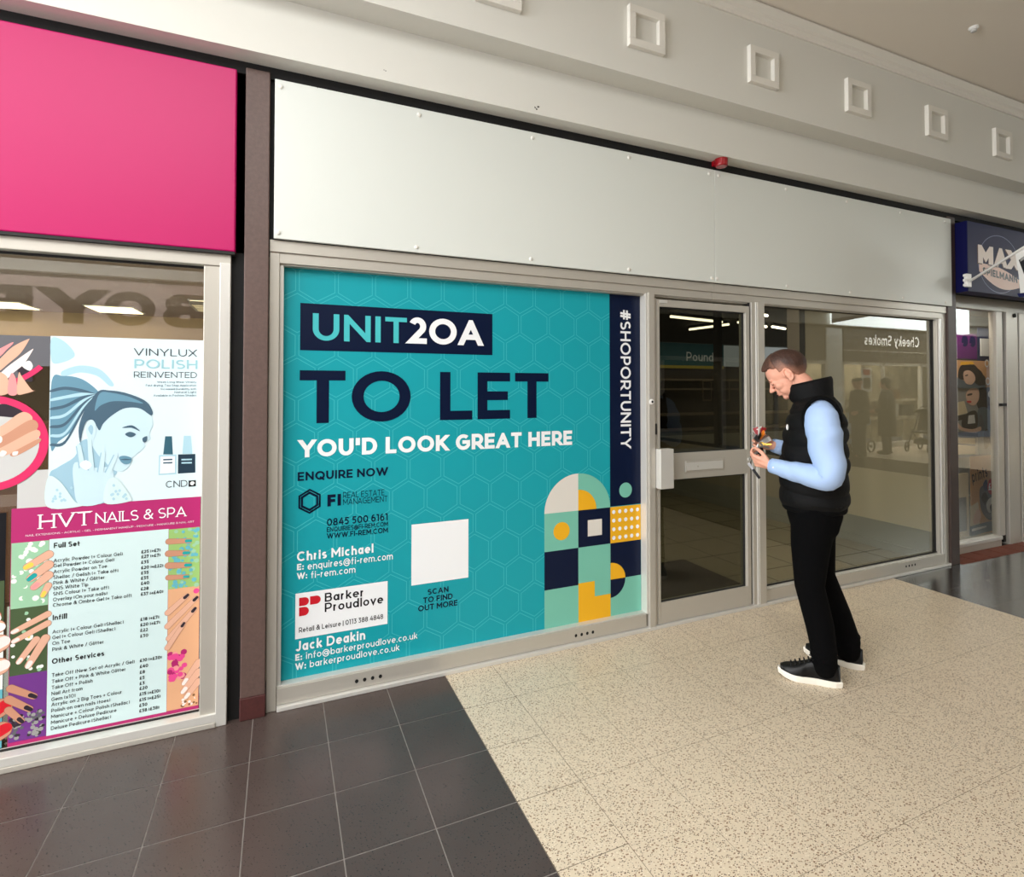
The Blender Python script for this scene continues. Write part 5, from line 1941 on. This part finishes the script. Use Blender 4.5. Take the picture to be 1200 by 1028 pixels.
def capsule_hand(mb, wrist, d, n, side, curl, m, scale=1.0, thumb=.5):
    """hand from the wrist along d, palm facing n; side=+1 puts the thumb towards d x n"""
    d, n = Vector(d).normalized(), Vector(n).normalized()
    s = d.cross(n).normalized() * side
    n = s.cross(d).normalized() * side if False else (n - d * n.dot(d)).normalized()
    W = Vector(wrist)
    k = scale
    offs = (.029, .010, -.010, -.028)
    lens = (.070, .078, .072, .056)
    for i, (o, L) in enumerate(zip(offs, lens)):
        base = W + d * .012 * k + s * o * .55 * k
        kn = W + d * (.088 - .004 * abs(i - 1)) * k + s * o * k - n * .004 * k
        mb.capsules([base, kn], [.0135 * k, .0115 * k], m, 10)
        p, ang = kn, 0.0
        r = .0088 * k if i < 3 else .0078 * k
        for j, fr in enumerate((.45, .31, .24)):
            ang += curl[i] * (.8, 1.0, .7)[j]
            q = p + (d * math.cos(ang) + n * math.sin(ang)) * L * fr * k + s * o * .06 * k * (1 if i < 2 else 1)
            mb.capsules([p, q], [r, r * .93], m, 10)
            p, r = q, r * .93
    # palm filling
    mb.capsules([W, W + d * .045 * k, W + d * .075 * k], [.021 * k, .020 * k, .014 * k], m, 12)
    mb.capsules([W + s * .012 * k + d * .02 * k + n * .006 * k, W + s * .02 * k + d * .05 * k + n * .008 * k], [.016 * k, .014 * k], m, 10)
    t0 = W + d * .022 * k + s * .022 * k + n * .008 * k
    t1 = t0 + (d * .62 + s * .55 + n * .45 * thumb).normalized() * .040 * k
    t2 = t1 + (d * .85 + s * .15 + n * .55 * thumb).normalized() * .030 * k
    t3 = t2 + (d * .9 - s * .05 + n * .5 * thumb).normalized() * .024 * k
    mb.capsules([t0, t1, t2, t3], [.0135 * k, .0105 * k, .0095 * k, .0082 * k], m, 10)


def head_shapes(mb, H, m):
    """head in its own frame (x forward, y left, z up, origin mid-head), placed by matrix H"""
    R3 = H.to_3x3()

    def e(c, r, rot=None):
        mb.ellipsoid(H @ Vector(c), r, m, R3 @ rot if rot is not None else R3, 24, 16)

    e((-.012, 0, .030), (.097, .075, .088))
    e((.030, 0, .028), (.062, .064, .066))
    e((.028, 0, -.030), (.062, .060, .080))
    e((.024, 0, -.078), (.060, .050, .036))
    e((.068, 0, -.098), (.022, .024, .018))
    e((.082, .022, .014), (.014, .024, .009))
    e((.082, -.022, .014), (.014, .024, .009))
    e((.058, .036, -.030), (.028, .026, .028))
    e((.058, -.036, -.030), (.028, .026, .028))
    for s in (1, -1):
        e((.046, s * .034, -.058), (.036, .020, .034))
        e((.072, s * .032, -.004), (.016, .016, .010))
    mb.capsules([H @ Vector(p) for p in ((.086, 0, .008), (.100, 0, -.014), (.115, 0, -.034))], [.0085, .0095, .0115], m, 12)
    e((.102, .010, -.037), (.012, .008, .008))
    e((.102, -.010, -.037), (.012, .008, .008))
    e((.086, 0, -.055), (.012, .022, .012))
    e((.089, 0, -.063), (.013, .022, .0055))
    e((.087, 0, -.074), (.012, .019, .0065))
    for s in (1, -1):
        pts = []
        for k in range(15):
            a = math.radians(-70 + 250 * k / 14)
            pts.append(H @ Vector((-.010 - .019 * math.cos(a) * 1.0 + .004, s * (.076 + .010 * (1 - math.cos(a * .5))), -.008 + .033 * math.sin(a))))
        mb.capsules(pts, [.0055] * 15, m, 8)
        e((-.006, s * .076, -.010), (.016, .006, .026))
        e((.000, s * .078, -.038), (.009, .006, .010))
        mb.capsules([H @ Vector((-.008, s * .080, .008)), H @ Vector((-.014, s * .083, -.010)), H @ Vector((-.006, s * .081, -.026))], [.004, .004, .004], m, 8)


def hair_cap(H, parent, mname='hair', quiff=.018, name='hair'):
    """short hair: a shell outside the skull, fading out down the sides and back"""
    nu, nv = 64, 40
    vs, fs, fade = [], [], []
    c = Vector((-.010, 0, .026))
    for i in range(nv + 1):
        th = PI * .80 * i / nv
        for k in range(nu):
            ph = 2 * PI * k / nu
            d = Vector((math.sin(th) * math.cos(ph), math.sin(th) * math.sin(ph), math.cos(th)))
            r = 1.0 / math.sqrt((d.x / .101) ** 2 + (d.y / .0765) ** 2 + (d.z / .0915) ** 2)
            p = c + d * r
            if p.x > .02:                     # forehead block pushes the shell forward
                r2 = 1.0 / math.sqrt((d.x / .112) ** 2 + (d.y / .0765) ** 2 + (d.z / .0915) ** 2)
                p = c + d * (r + (r2 - r) * min(1, (p.x - .02) / .05))
            # hairline height around the head
            f = math.cos(ph)
            line = .073 if f > .72 else (.066 - .050 * (1 - max(0, (f + .15) / .87)) if f > -.15 else .0)
            if f <= -.15:
                line = -.055 * min(1, (-.15 - f) / .5)
            if abs(math.sin(ph)) > .9 and -.2 < f < .45:
                line = min(line, .022)
            t = (p.z - line) / .075
            top = max(0.0, min(1.0, t))
            if p.z > line:
                th_ = .002 + .013 * top ** 1.2
                if f > .3:
                    th_ += quiff * max(0, f) * max(0.0, min(1, (p.z - .055) / .03)) * (.8 + .2 * math.sin(5 * ph + 1))
                th_ += .0018 * math.sin(23 * ph + 5 * th) * top
            else:
                th_ = -.016
            vs.append(H @ (p + d * th_))
            fd = max(0.0, 1.0 - 1.25 * top)
            fade.append(fd * (1.0 - .85 * max(0.0, min(1.0, (f - .35) / .35))))
    for i in range(nv):
        for k in range(nu):
            l = (k + 1) % nu
            fs.append((i * nu + k, (i + 1) * nu + k, (i + 1) * nu + l, i * nu + l))
    me = bpy.data.meshes.new(name)
    me.from_pydata([tuple(v) for v in vs], [], fs)
    at = me.attributes.new('fade', 'FLOAT', 'POINT')
    at.data.foreach_set('value', fade)
    me.materials.append(MATS[mname])
    me.polygons.foreach_set('use_smooth', [True] * len(me.polygons))
    o = bpy.data.objects.new(name, me)
    COL.objects.link(o)
    o.parent = parent
    return o


def ring(c, a, b, n=40, tilt=0.0, sq=2.3):
    out = []
    for k in range(n):
        t = 2 * PI * k / n
        x = a * math.copysign(abs(math.cos(t)) ** (2 / sq), math.cos(t))
        y = b * math.copysign(abs(math.sin(t)) ** (2 / sq), math.sin(t))
        out.append(Vector((c[0] + x * math.cos(tilt), c[1] + y, c[2] + x * math.sin(tilt))))
    return out


def interp(keys, z):
    for a, b in zip(keys, keys[1:]):
        if a[0] <= z <= b[0]:
            t = (z - a[0]) / (b[0] - a[0])
            t = t * t * (3 - 2 * t) * .5 + t * .5
            return [p + (q - p) * t for p, q in zip(a[1:], b[1:])]
    return list(keys[-1][1:]) if z > keys[-1][0] else list(keys[0][1:])


def sleeve(name, pts, rs, m, parent, seed, size=.005):
    mb = MB()
    P = [Vector(p) for p in pts]
    dense, dr = [], []
    random.seed(seed)
    for (a, b), (ra, rb) in zip(zip(P, P[1:]), zip(rs, rs[1:])):
        for i in range(14):
            t = i / 14
            dense.append(a + (b - a) * t)
            dr.append(ra + (rb - ra) * t)
    dense.append(P[-1])
    dr.append(rs[-1])
    # round off the bend
    for _ in range(5):
        dense = [dense[0]] + [(dense[i - 1] + dense[i] * 2 + dense[i + 1]) / 4 for i in range(1, len(dense) - 1)] + [dense[-1]]
    n = 28
    rings = []
    ref = Vector((0, 1, 0))
    ph = [random.uniform(0, 6.28) for _ in range(6)]
    for i, p in enumerate(dense):
        d = (dense[min(i + 1, len(dense) - 1)] - dense[max(i - 1, 0)]).normalized()
        s = d.cross(ref).normalized()
        t = s.cross(d).normalized()
        ref = t
        u = i / len(dense)
        rr = []
        for k in range(n):
            an = 2 * PI * k / n
            e_w = math.exp(-((u - .5) / .16) ** 2) + .25
            w = .0042 * e_w * math.sin(6 * u * 6.28 + 2.1 * math.sin(an + ph[0]) + ph[1]) + .0012 * math.sin(11 * u * 6.28 + 2 * an + ph[2]) + .002 * math.sin(3 * an + 4 * u + ph[3])
            r = dr[i] + w * (1 if .05 < u < .97 else .2)
            rr.append(p + (s * math.cos(an) + t * math.sin(an)) * r)
        rings.append(rr)
    mb.loft(rings, m)
    return mb.build(name, parent, smooth=True)


# ---- the man with the keys
MAN = (1.86, -.79, 0)
MROT = math.atan2(.788, -.616)
man = tag(empty('person', MAN, MROT), 'person in a black padded gilet and pale blue shirt holding keys beside the door', 'person')
# skeleton (x forward, y to his left, z up)
HEAD = Matrix.Translation((.195, 0, 1.566)) @ Matrix.Rotation(math.radians(36), 4, 'Y')
SH = {1: Vector((.035, .185, 1.375)), -1: Vector((.035, -.185, 1.375))}
EL = {1: Vector((.005, .255, 1.045)), -1: Vector((.03, -.26, 1.09))}
WR = {1: Vector((.262, .150, 1.082)), -1: Vector((.262, -.085, 1.165))}
HIP = {1: Vector((.07, .085, .86)), -1: Vector((.065, -.085, .86))}
KN = {1: Vector((.085, .105, .47)), -1: Vector((.03, -.105, .47))}
AN = {1: Vector((.030, .125, .09)), -1: Vector((-.085, -.125, .09))}
mb = MB()
head_shapes(mb, HEAD, 'skin')
mb.capsules([(.055, 0, 1.36), (.075, 0, 1.44), (.125, 0, 1.515), (.165, 0, 1.55)], [.066, .060, .057, .058], 'skin', 20)
mb.capsules([(.065, 0, .90), (.07, 0, 1.05), (.06, 0, 1.22), (.05, 0, 1.33)], [.115, .118, .125, .105], 'skin', 24)
for s in (1, -1):
    mb.capsules([(.045, s * .05, 1.36), SH[s] + Vector((0, -s * .02, -.01))], [.07, .052], 'skin', 16)
    mb.capsules([SH[s], EL[s], WR[s]], [.046, .036, .025], 'skin', 16)
    mb.capsules([HIP[s], KN[s], AN[s]], [.080, .050, .028], 'skin', 16)
    toe = Vector((.20, 0, -.05)) if s == 1 else Vector((.20, -.01, -.05))
    mb.capsules([AN[s] + Vector((.0, 0, -.030)), AN[s] + toe * .75 + Vector((0, 0, -.008))], [.020, .014], 'skin', 14)
capsule_hand(mb, WR[1] + Vector((.008, 0, .002)), (.86, -.42, .22), (-.2, -.75, .5), -1, (.62, .75, .85, .9), 'skin')
capsule_hand(mb, WR[-1] + Vector((.008, 0, .002)), (.80, .42, .16), (-.2, .75, -.1), 1, (.55, .65, .75, .85), 'skin')
vox(mb, 'body', man, .0032, 5)
hair_cap(HEAD, man, quiff=.010)
for s in (1, -1):
    mb = MB()
    mb.ellipsoid(HEAD @ Vector((.0790, s * .030, -.006)), (.0095, .0115, .0075), 'eye_white', HEAD.to_3x3())
    eye = mb.build('eye', man, smooth=True)
    mb = MB()
    mb.ellipsoid(HEAD @ Vector((.0815, s * .030, -.004)), (.0105, .0150, .0090), 'skin', HEAD.to_3x3())
    mb.build('eyelid', eye, smooth=True)
    mb = MB()
    mb.tube([HEAD @ Vector(p) for p in ((.0860, s * .018, -.0095), (.0905, s * .026, -.0115), (.0885, s * .037, -.0105), (.0800, s * .044, -.007))], [.0012, .0016, .0016, .001], 'brow', 6)
    mb.build('eyelashes', eye, smooth=True)
    mb = MB()
    mb.tube([HEAD @ Vector(p) for p in ((.0945, s * .014, .013), (.096, s * .026, .017), (.088, s * .042, .014))], [.0028, .0036, .002], 'brow', 8)
    mb.build('eyebrow', man, smooth=True)
mb = MB()
mb.ellipsoid(HEAD @ Vector((.0985, 0, -.0640)), (.006, .018, .0035), 'lips', HEAD.to_3x3())
mb.ellipsoid(HEAD @ Vector((.0965, 0, -.0735)), (.006, .015, .0042), 'lips', HEAD.to_3x3())
mb.build('mouth', man, smooth=True)

# gilet
KEY = [(.865, .070, .150, .186), (.90, .070, .156, .194), (.98, .073, .160, .196), (1.06, .072, .160, .198), (1.15, .066, .152, .202), (1.24, .062, .146, .207), (1.31, .058, .138, .204), (1.365, .056, .128, .206), (1.405, .056, .112, .176), (1.435, .062, .096, .108), (1.455, .068, .086, .088)]
mb = MB()
rings = []
z = .865
NZ = 110
for i in range(NZ + 1):
    z = .865 + (1.455 - .865) * i / NZ
    cx_, a, b = interp(KEY, z)
    ph = (z - .865) / .084
    puff = .011 * abs(math.sin(PI * ph)) ** .55 - .004
    if z > 1.40:
        puff *= .3
    r_ = ring((cx_, 0, z), a + puff, b + puff, 48)
    for k, p in enumerate(r_):
        t = 2 * PI * k / 48
        p.x += .0035 * math.sin(5 * t + 3 * ph) * (1 if z < 1.4 else 0)
        p.z += (.012 * math.sin(2 * t + ph * .7) if .9 < z < 1.40 else 0) - (.02 * max(0, math.cos(t)) * max(0, (z - 1.33) / .12))
    rings.append(r_)
mb.loft(rings, 'gilet')
gil = mb.build('gilet', man, smooth=True)
mb = MB()
rings = []
for z, cx_, a, b, dz in ((1.425, .068, .094, .100, .0), (1.45, .076, .097, .096, .0), (1.49, .088, .098, .092, .0), (1.535, .098, .098, .089, .0), (1.553, .100, .092, .084, 0), (1.540, .100, .083, .077, 0), (1.47, .085, .080, .076, 0)):
    r_ = ring((cx_, 0, z), a, b, 40, 0.0, 2.0)
    for p in r_:
        f = (p.x - cx_) / a
        p.z -= .052 * (f * .5 + .5) * min(1, (z - 1.40) / .08)
        p.x -= .012 * (1 - f) * min(1, max(0, (z - 1.43) / .1))
    rings.append(r_)
mb.loft(rings, 'gilet', False)
mb.build('collar', gil, smooth=True)
mb = MB()
mb.loft([ring((.070, 0, z), a, b, 48) for z, a, b in ((.850, .148, .184), (.856, .152, .190), (.872, .153, .191), (.878, .150, .187))], 'gilet_trim')
mb.build('hem', gil, smooth=True)
for s in (1, -1):
    mb = MB()
    pts = []
    for k in range(28):
        t = 2 * PI * k / 28
        pts.append(Vector((.035 + .080 * math.cos(t), s * (.196 + .012 * math.sin(t) * -1), 1.335 + .105 * math.sin(t))))
    mb.tube(pts, .010, 'gilet_trim', 10, closed=True)
    mb.build('armhole', gil, smooth=True)
mb = MB()
cx_, a, b = interp(KEY, 1.29)
mb.ellipsoid((.189, .128, 1.285), (.006, .007, .016), 'white_plastic', Matrix.Rotation(.35, 3, 'X') @ Matrix.Rotation(-.5, 3, 'Z'))
tag(mb.build('chest_logo', gil, smooth=True), 'small white chest logo')

# shirt sleeves
for s in (1, -1):
    e_ = EL[s]
    w_ = WR[s]
    sl = sleeve('sleeve', [SH[s] + Vector((.0, -s * .06, .010)), SH[s] + Vector((0, s * .006, -.035)), SH[s] * .6 + e_ * .4 + Vector((0, s * .012, 0)), e_ + Vector((-.006, 0, 0)), e_ * .45 + w_ * .55 + Vector((0, 0, -.002)), w_ + (e_ - w_).normalized() * .01], [.058, .078, .080, .064, .052, .038], 'shirt', man, 5 + s)
    d_ = (w_ - e_).normalized()
    mb = MB()
    base = w_ - d_ * .055
    mb.tube([base, base + d_ * .004, base + d_ * .058, base + d_ * .062, base + d_ * .056], [.040, .0425, .0385, .0365, .033], 'shirt', 24)
    mb.build('cuff', sl, smooth=True)
    mb = MB()
    side = d_.cross(Vector((0, 0, 1))).normalized() * s
    cc = base + d_ * .03 + side * -.0405
    mb.ellipsoid(cc, (.005, .003, .005), 'white_plastic')
    mb.build('cuff_button', sl, smooth=True)
mb = MB()
mb.loft([ring((cx_, 0, z), a, b, 36, 0, 2.0) for z, cx_, a, b in ((1.40, .068, .072, .075), (1.455, .085, .070, .071), (1.468, .088, .068, .069), (1.45, .086, .063, .065))], 'shirt', False)
for v in range(len(mb.v)):
    x, y, z = mb.v[v]
    mb.v[v] = (x, y, z - .035 * max(0, (x - .06) / .09))
mb.build('shirt_collar', man, smooth=True)

# trousers: hips and both legs fused
mb = MB()
mb.loft([ring((.072, 0, z), a, b, 36) for z, a, b in ((.76, .112, .165), (.82, .128, .172), (.88, .130, .172), (.93, .126, .168))], 'trouser')
for s in (1, -1):
    h, k_, a_ = HIP[s], KN[s], AN[s]
    mb.capsules([h + Vector((0, 0, -.01)), h * .5 + k_ * .5 + Vector((.012, 0, 0)), k_ + Vector((.01, 0, 0)), k_ * .5 + a_ * .5 + Vector((-.006, 0, 0)), a_ + Vector((.002, 0, .055)), a_ + Vector((.004, 0, -.008))], [.112, .091, .070, .066, .058, .058], 'trouser', 24)
    for j in range(3):
        c_ = a_ + Vector((.006, 0, .012 + .03 * j))
        mb.tube([c_ + Vector((.056 * math.cos(t), .056 * math.sin(t), .008 * math.sin(2 * t + j))) for t in [2 * PI * q / 20 for q in range(20)]], .008, 'trouser', 8, closed=True)
    mb.capsules([h + Vector((-.045, 0, -.02)), h + Vector((-.045, 0, -.08))], [.085, .07], 'trouser', 16)
vox(mb, 'trousers', man, .006, 6)


def shoe(heel, yaw, parent, L=.285):
    """trainer: sole, upper and laces; x runs from the heel to the toe"""
    M_ = Matrix.Translation(heel) @ Matrix.Rotation(yaw, 4, 'Z')

    def outline(t):
        x = L * t
        w = .033 + .016 * math.sin(PI * min(1, t * 1.15) ** 1.3) if t < .8 else .0
        w = [.020, .034, .037, .036, .036, .040, .046, .049, .046, .034, .010][min(10, int(t * 10))] * (1 - (t * 10 % 1)) + [.020, .034, .037, .036, .036, .040, .046, .049, .046, .034, .010][min(10, int(t * 10) + 1)] * (t * 10 % 1)
        return x, w
    N = 30
    left = [(outline(i / N)[0], outline(i / N)[1]) for i in range(N + 1)]
    loop = [(x, w) for x, w in left] + [(x, -w) for x, w in left[::-1]]
    m1 = MB()
    lift = lambda x: .014 * max(0, (x / L - .72) / .28) ** 2
    rr = []
    for z, k in ((.000, .95), (.004, 1.0), (.026, 1.02), (.032, .98)):
        rr.append([M_ @ Vector((L * .5 + (x - L * .5) * k, y * k, z + lift(x))) for x, y in loop])
    m1.loft(rr, 'sole_white')
    m2 = MB()
    prof = []
    nr = 26
    for i in range(nr + 1):
        t = i / nr
        x = .008 + (L - .018) * t
        _, w = outline(max(.02, min(.985, x / L)))
        w *= .95
        hts = [.075, .085, .090, .092, .092, .080, .068, .056, .048, .040, .022]
        h = hts[min(10, int(t * 10))] * (1 - (t * 10 % 1)) + hts[min(10, int(t * 10) + 1)] * (t * 10 % 1)
        ringp = []
        for q in range(17):
            an = PI * q / 16
            ringp.append(M_ @ Vector((x, w * math.cos(an) * (1 if h < .07 else .92), .028 + lift(x) + h * (abs(math.sin(an)) ** .7))))
        prof.append(ringp)
    vs = [p for r in prof for p in r]
    fs = []
    for i in range(nr):
        for q in range(16):
            fs.append((i * 17 + q, i * 17 + q + 1, (i + 1) * 17 + q + 1, (i + 1) * 17 + q))
    fs.append(tuple(range(17)))
    fs.append(tuple(nr * 17 + q for q in range(16, -1, -1)))
    m2.mesh(vs, fs, 'shoe_black')
    up_ = m2.build('shoe', parent, smooth=True)
    so = m1.build('sole', up_, smooth=False)
    tag(so, 'white rubber sole')
    m3 = MB()
    for j in range(6):
        x = .125 + .020 * j
        h = .028 + .092 - (.052) * ((x - .11) / .12)
        m3.tube([M_ @ Vector((x, y, h + .006 - 6.0 * y * y)) for y in (-.026, -.013, 0, .013, .026)], .0042, 'lace', 8)
    for y in (-.02, .02):
        m3.tube([M_ @ Vector((.118, y * .2, .122)), M_ @ Vector((.128, y, .134)), M_ @ Vector((.14, y * 1.3, .118)), M_ @ Vector((.122, y * .3, .120))], .003, 'lace', 8)
    m3.build('laces', up_, smooth=True)
    return up_


shoe(AN[1] + Vector((-.072, .0, -.09)), math.radians(4), man)
shoe(AN[-1] + Vector((-.072, .0, -.09)), math.radians(-8), man)

# key bunch held in both hands
Rm = Matrix.Translation(MAN) @ Matrix.Rotation(MROT, 4, 'Z')
kb = tag(empty('key_bunch', Rm @ Vector((.328, .015, 1.19)), MROT), 'large bunch of keys with coloured tags held up by the man', 'keys')
kb_c = Vector((.0, .0, .0))
random.seed(31)
mb = MB()
mb.tube([Vector((.0, .032 * math.cos(t), .004 + .032 * math.sin(t))) for t in [2 * PI * q / 24 for q in range(24)]], .0022, 'steel', 8, closed=True)
mb.build('key_ring', kb, smooth=True)
kb.scale = (1.15, 1.15, 1.15)
for k in range(24):
    a = random.uniform(-.5, 2 * PI * .75)
    root_p = Vector((0, .032 * math.cos(a), .004 + .032 * math.sin(a)))
    d_ = Vector((random.uniform(-.8, .8), random.uniform(-.9, .9) + math.cos(a) * .6, random.uniform(-.5, .6) + math.sin(a))).normalized()
    s_ = d_.cross(Vector((random.uniform(-1, 1), random.uniform(-1, 1), .3))).normalized()
    n_ = d_.cross(s_)
    Mk = Matrix.Translation(root_p) @ Matrix((s_, d_, n_)).transposed().to_4x4()
    m_ = MB()
    kind = k % 5
    if kind in (0, 2):
        mm = ('steel', 'brass')[k % 2]
        m_.lathe([(.0, -.001), (.011, -.001), (.011, .001), (0, .001)], mm, Mk @ Matrix.Translation((0, .010, 0)), 16)
        m_.box(-.0035, .0035, .018, .052, -.001, .001, mm, Mk)
        for q in range(4):
            m_.box(.0035, .0062, .026 + .006 * q, .029 + .006 * q, -.001, .001, mm, Mk)
        o_ = m_.build('key', kb)
    else:
        mm = ['white_plastic', 'tag_red', 'white_plastic', 'lace', 'tag_orange', 'steel', 'tag_red', 'white_plastic'][k % 8]
        m_.box(-.011, .011, .004, .050, -.0025, .0025, mm, Mk)
        if mm == 'white_plastic':
            m_.box(-.008, .008, .014, .040, .0025, .003, 'tag_red' if k % 2 else 'board_grey', Mk)
        o_ = m_.build('key_tag', kb)
m_ = MB()
m_.ellipsoid((.012, .004, .060), (.014, .016, .013), 'white_plastic')
tag(m_.build('key_tag', kb, smooth=True), 'round white fob')
m_ = MB()
Mk = Matrix.Translation((.028, .05, -.125)) @ Matrix.Rotation(math.radians(35), 4, 'Y')
m_.box(-.006, .006, -.002, .002, -.05, .0, 'black_print', Mk)
m_.box(-.006, .006, -.002, .002, .0, .035, 'steel', Mk)
tag(m_.build('key', kb), 'long black headed key hanging below the hand')


# ------------------------------------------------------------------ two shoppers and pushchairs opposite, seen in the glass
def shopper(loc, rz, label, coat_len, cap, hgt=1.0):
    root_ = tag(empty('person', loc, rz), label, 'person')
    k = hgt
    H = Matrix.Translation((.03, 0, 1.60 * k)) @ Matrix.Rotation(math.radians(8), 4, 'Y')
    m_ = MB()
    head_shapes(m_, H, 'skin')
    m_.capsules([(.0, 0, 1.36 * k), (.01, 0, 1.52 * k)], [.06, .055], 'skin', 16)
    m_.capsules([(0, 0, .92 * k), (0, 0, 1.15 * k), (0, 0, 1.34 * k)], [.11, .115, .10], 'skin', 18)
    for s in (1, -1):
        sh, el, wr = Vector((0, s * .18, 1.36 * k)), Vector((-.02, s * .23, 1.08 * k)), Vector((.16, s * .20, .98 * k))
        m_.capsules([(0, s * .05, 1.35 * k), sh, el, wr], [.07, .05, .038, .026], 'skin', 14)
        capsule_hand(m_, wr, (.9, 0, -.2), (0, -s, 0), s, (.5, .5, .5, .5), 'skin')
        m_.capsules([(0, s * .09, .88 * k), (.02, s * .10, .48 * k), (0, s * .11, .09)], [.08, .052, .036], 'skin', 14)
        m_.capsules([(-.02, s * .11, .045), (.16, s * .12, .035)], [.03, .024], 'skin', 12)
    vox(m_, 'body', root_, .006, 4)
    m_ = MB()
    zs_ = [coat_len + (1.46 * k - coat_len) * i / 20 for i in range(21)]
    kk = [(coat_len - .01, 0, .17, .22), (.95, 0, .16, .21), (1.2, 0, .15, .22), (1.34 * k, 0, .13, .20), (1.42 * k, 0, .09, .11), (1.48 * k, 0, .075, .08)]
    m_.loft([ring((interp(kk, z)[0], 0, z), interp(kk, z)[1], interp(kk, z)[2], 32) for z in zs_], 'coat_dark')
    coat = m_.build('coat', root_, smooth=True)
    for s in (1, -1):
        m_ = MB()
        m_.capsules([(0, s * .17, 1.36 * k), (-.02, s * .235, 1.08 * k), (.14, s * .20, .985 * k)], [.075, .06, .045], 'coat_dark', 16)
        m_.build('coat_sleeve', coat, smooth=True)
    m_ = MB()
    for s in (1, -1):
        m_.capsules([(0, s * .08, .86 * k), (.02, s * .10, .48 * k), (0, s * .11, .10)], [.105, .078, .066], 'denim', 16)
    vox(m_, 'trousers', root_, .01, 3)
    for s in (1, -1):
        m_ = MB()
        m_.ellipsoid((.05, s * .115, .045), (.135, .048, .045), 'shoe_black')
        m_.build('shoe', root_, smooth=True)
    m_ = MB()
    if cap:
        m_.ellipsoid(H @ Vector((-.004, 0, .078)), (.11, .09, .05), 'coat_dark', H.to_3x3())
        m_.ellipsoid(H @ Vector((.10, 0, .055)), (.06, .07, .012), 'coat_dark', H.to_3x3())
        m_.build('flat_cap', root_, smooth=True)
    else:
        m_.ellipsoid(H @ Vector((-.025, 0, .035)), (.105, .092, .10), 'dark_hair', H.to_3x3())
        m_.ellipsoid(H @ Vector((-.06, 0, -.05)), (.06, .085, .09), 'dark_hair', H.to_3x3())
        m_.build('hair', root_, smooth=True)
    return root_


shopper((10.85, -5.0, 0), math.radians(200), 'person in a flat cap and dark coat, mirrored left of the other shopper', .72, True)
shopper((11.8, -5.0, 0), math.radians(250), 'person in a long dark coat, mirrored behind the man in the gilet', .42, False)


def pushchair(loc, rz, label, cloth):
    root_ = tag(empty('pushchair', loc, rz), label, 'pushchair', None)
    m_ = MB()
    for s in (1, -1):
        m_.tube([(.42, s * .22, .12), (-.15, s * .24, .62), (-.42, s * .24, 1.02)], .013, 'pram_grey', 8)
        m_.tube([(-.38, s * .24, .12), (.12, s * .23, .50)], .013, 'pram_grey', 8)
    m_.tube([(-.42, -.24, 1.02), (-.45, -.2, 1.05), (-.45, .2, 1.05), (-.42, .24, 1.02)], .016, 'pram_grey', 8)
    m_.build('frame', root_)
    m_ = MB()
    m_.box(-.12, .28, -.2, .2, .44, .48, cloth)
    m_.build('seat', root_, bevel=.01)
    m_ = MB()
    m_.box(-.02, .03, -.2, .2, 0, .52, cloth, Matrix.Translation((-.12, 0, .46)) @ Matrix.Rotation(-.35, 4, 'Y'))
    m_.build('backrest', root_, bevel=.01)
    m_ = MB()
    rr = []
    for i in range(9):
        a = math.radians(200 - 130 * i / 8)
        rr.append([Vector((-.08 + .34 * math.cos(a) * 1.0, .22 * math.cos(t), .72 + .30 * math.sin(a) * (.6 + .4 * math.sin(t)))) for t in [PI * q / 10 for q in range(11)]])
    vs = [p for r in rr for p in r]
    fs = [(i * 11 + q, i * 11 + q + 1, (i + 1) * 11 + q + 1, (i + 1) * 11 + q) for i in range(8) for q in range(10)]
    m_.mesh(vs, fs, cloth)
    m_.build('canopy', root_, smooth=True)
    for (x, s, r) in ((.42, .22, .10), (.42, -.22, .10), (-.38, .24, .13), (-.38, -.24, .13)):
        m_ = MB()
        m_.tube([(x + r * math.cos(t), s, r + .02 + r * math.sin(t)) for t in [2 * PI * q / 20 for q in range(20)]], .018, 'rubber', 8, closed=True)
        m_.tube([(x, s - .02, r + .02), (x, s + .02, r + .02)], .025, 'pram_grey', 10)
        m_.build('wheel', root_)
    m_ = MB()
    m_.box(-.25, .2, -.17, .17, .18, .30, cloth)
    m_.build('basket', root_, bevel=.02)
    return root_


pushchair((11.4, -5.58, 0), math.radians(178), 'pale blue pushchair standing between the two mirrored shoppers', 'pram_blue')
pushchair((13.2, -5.0, 0), math.radians(170), 'dark grey pushchair mirrored right of the two shoppers', 'pram_grey')
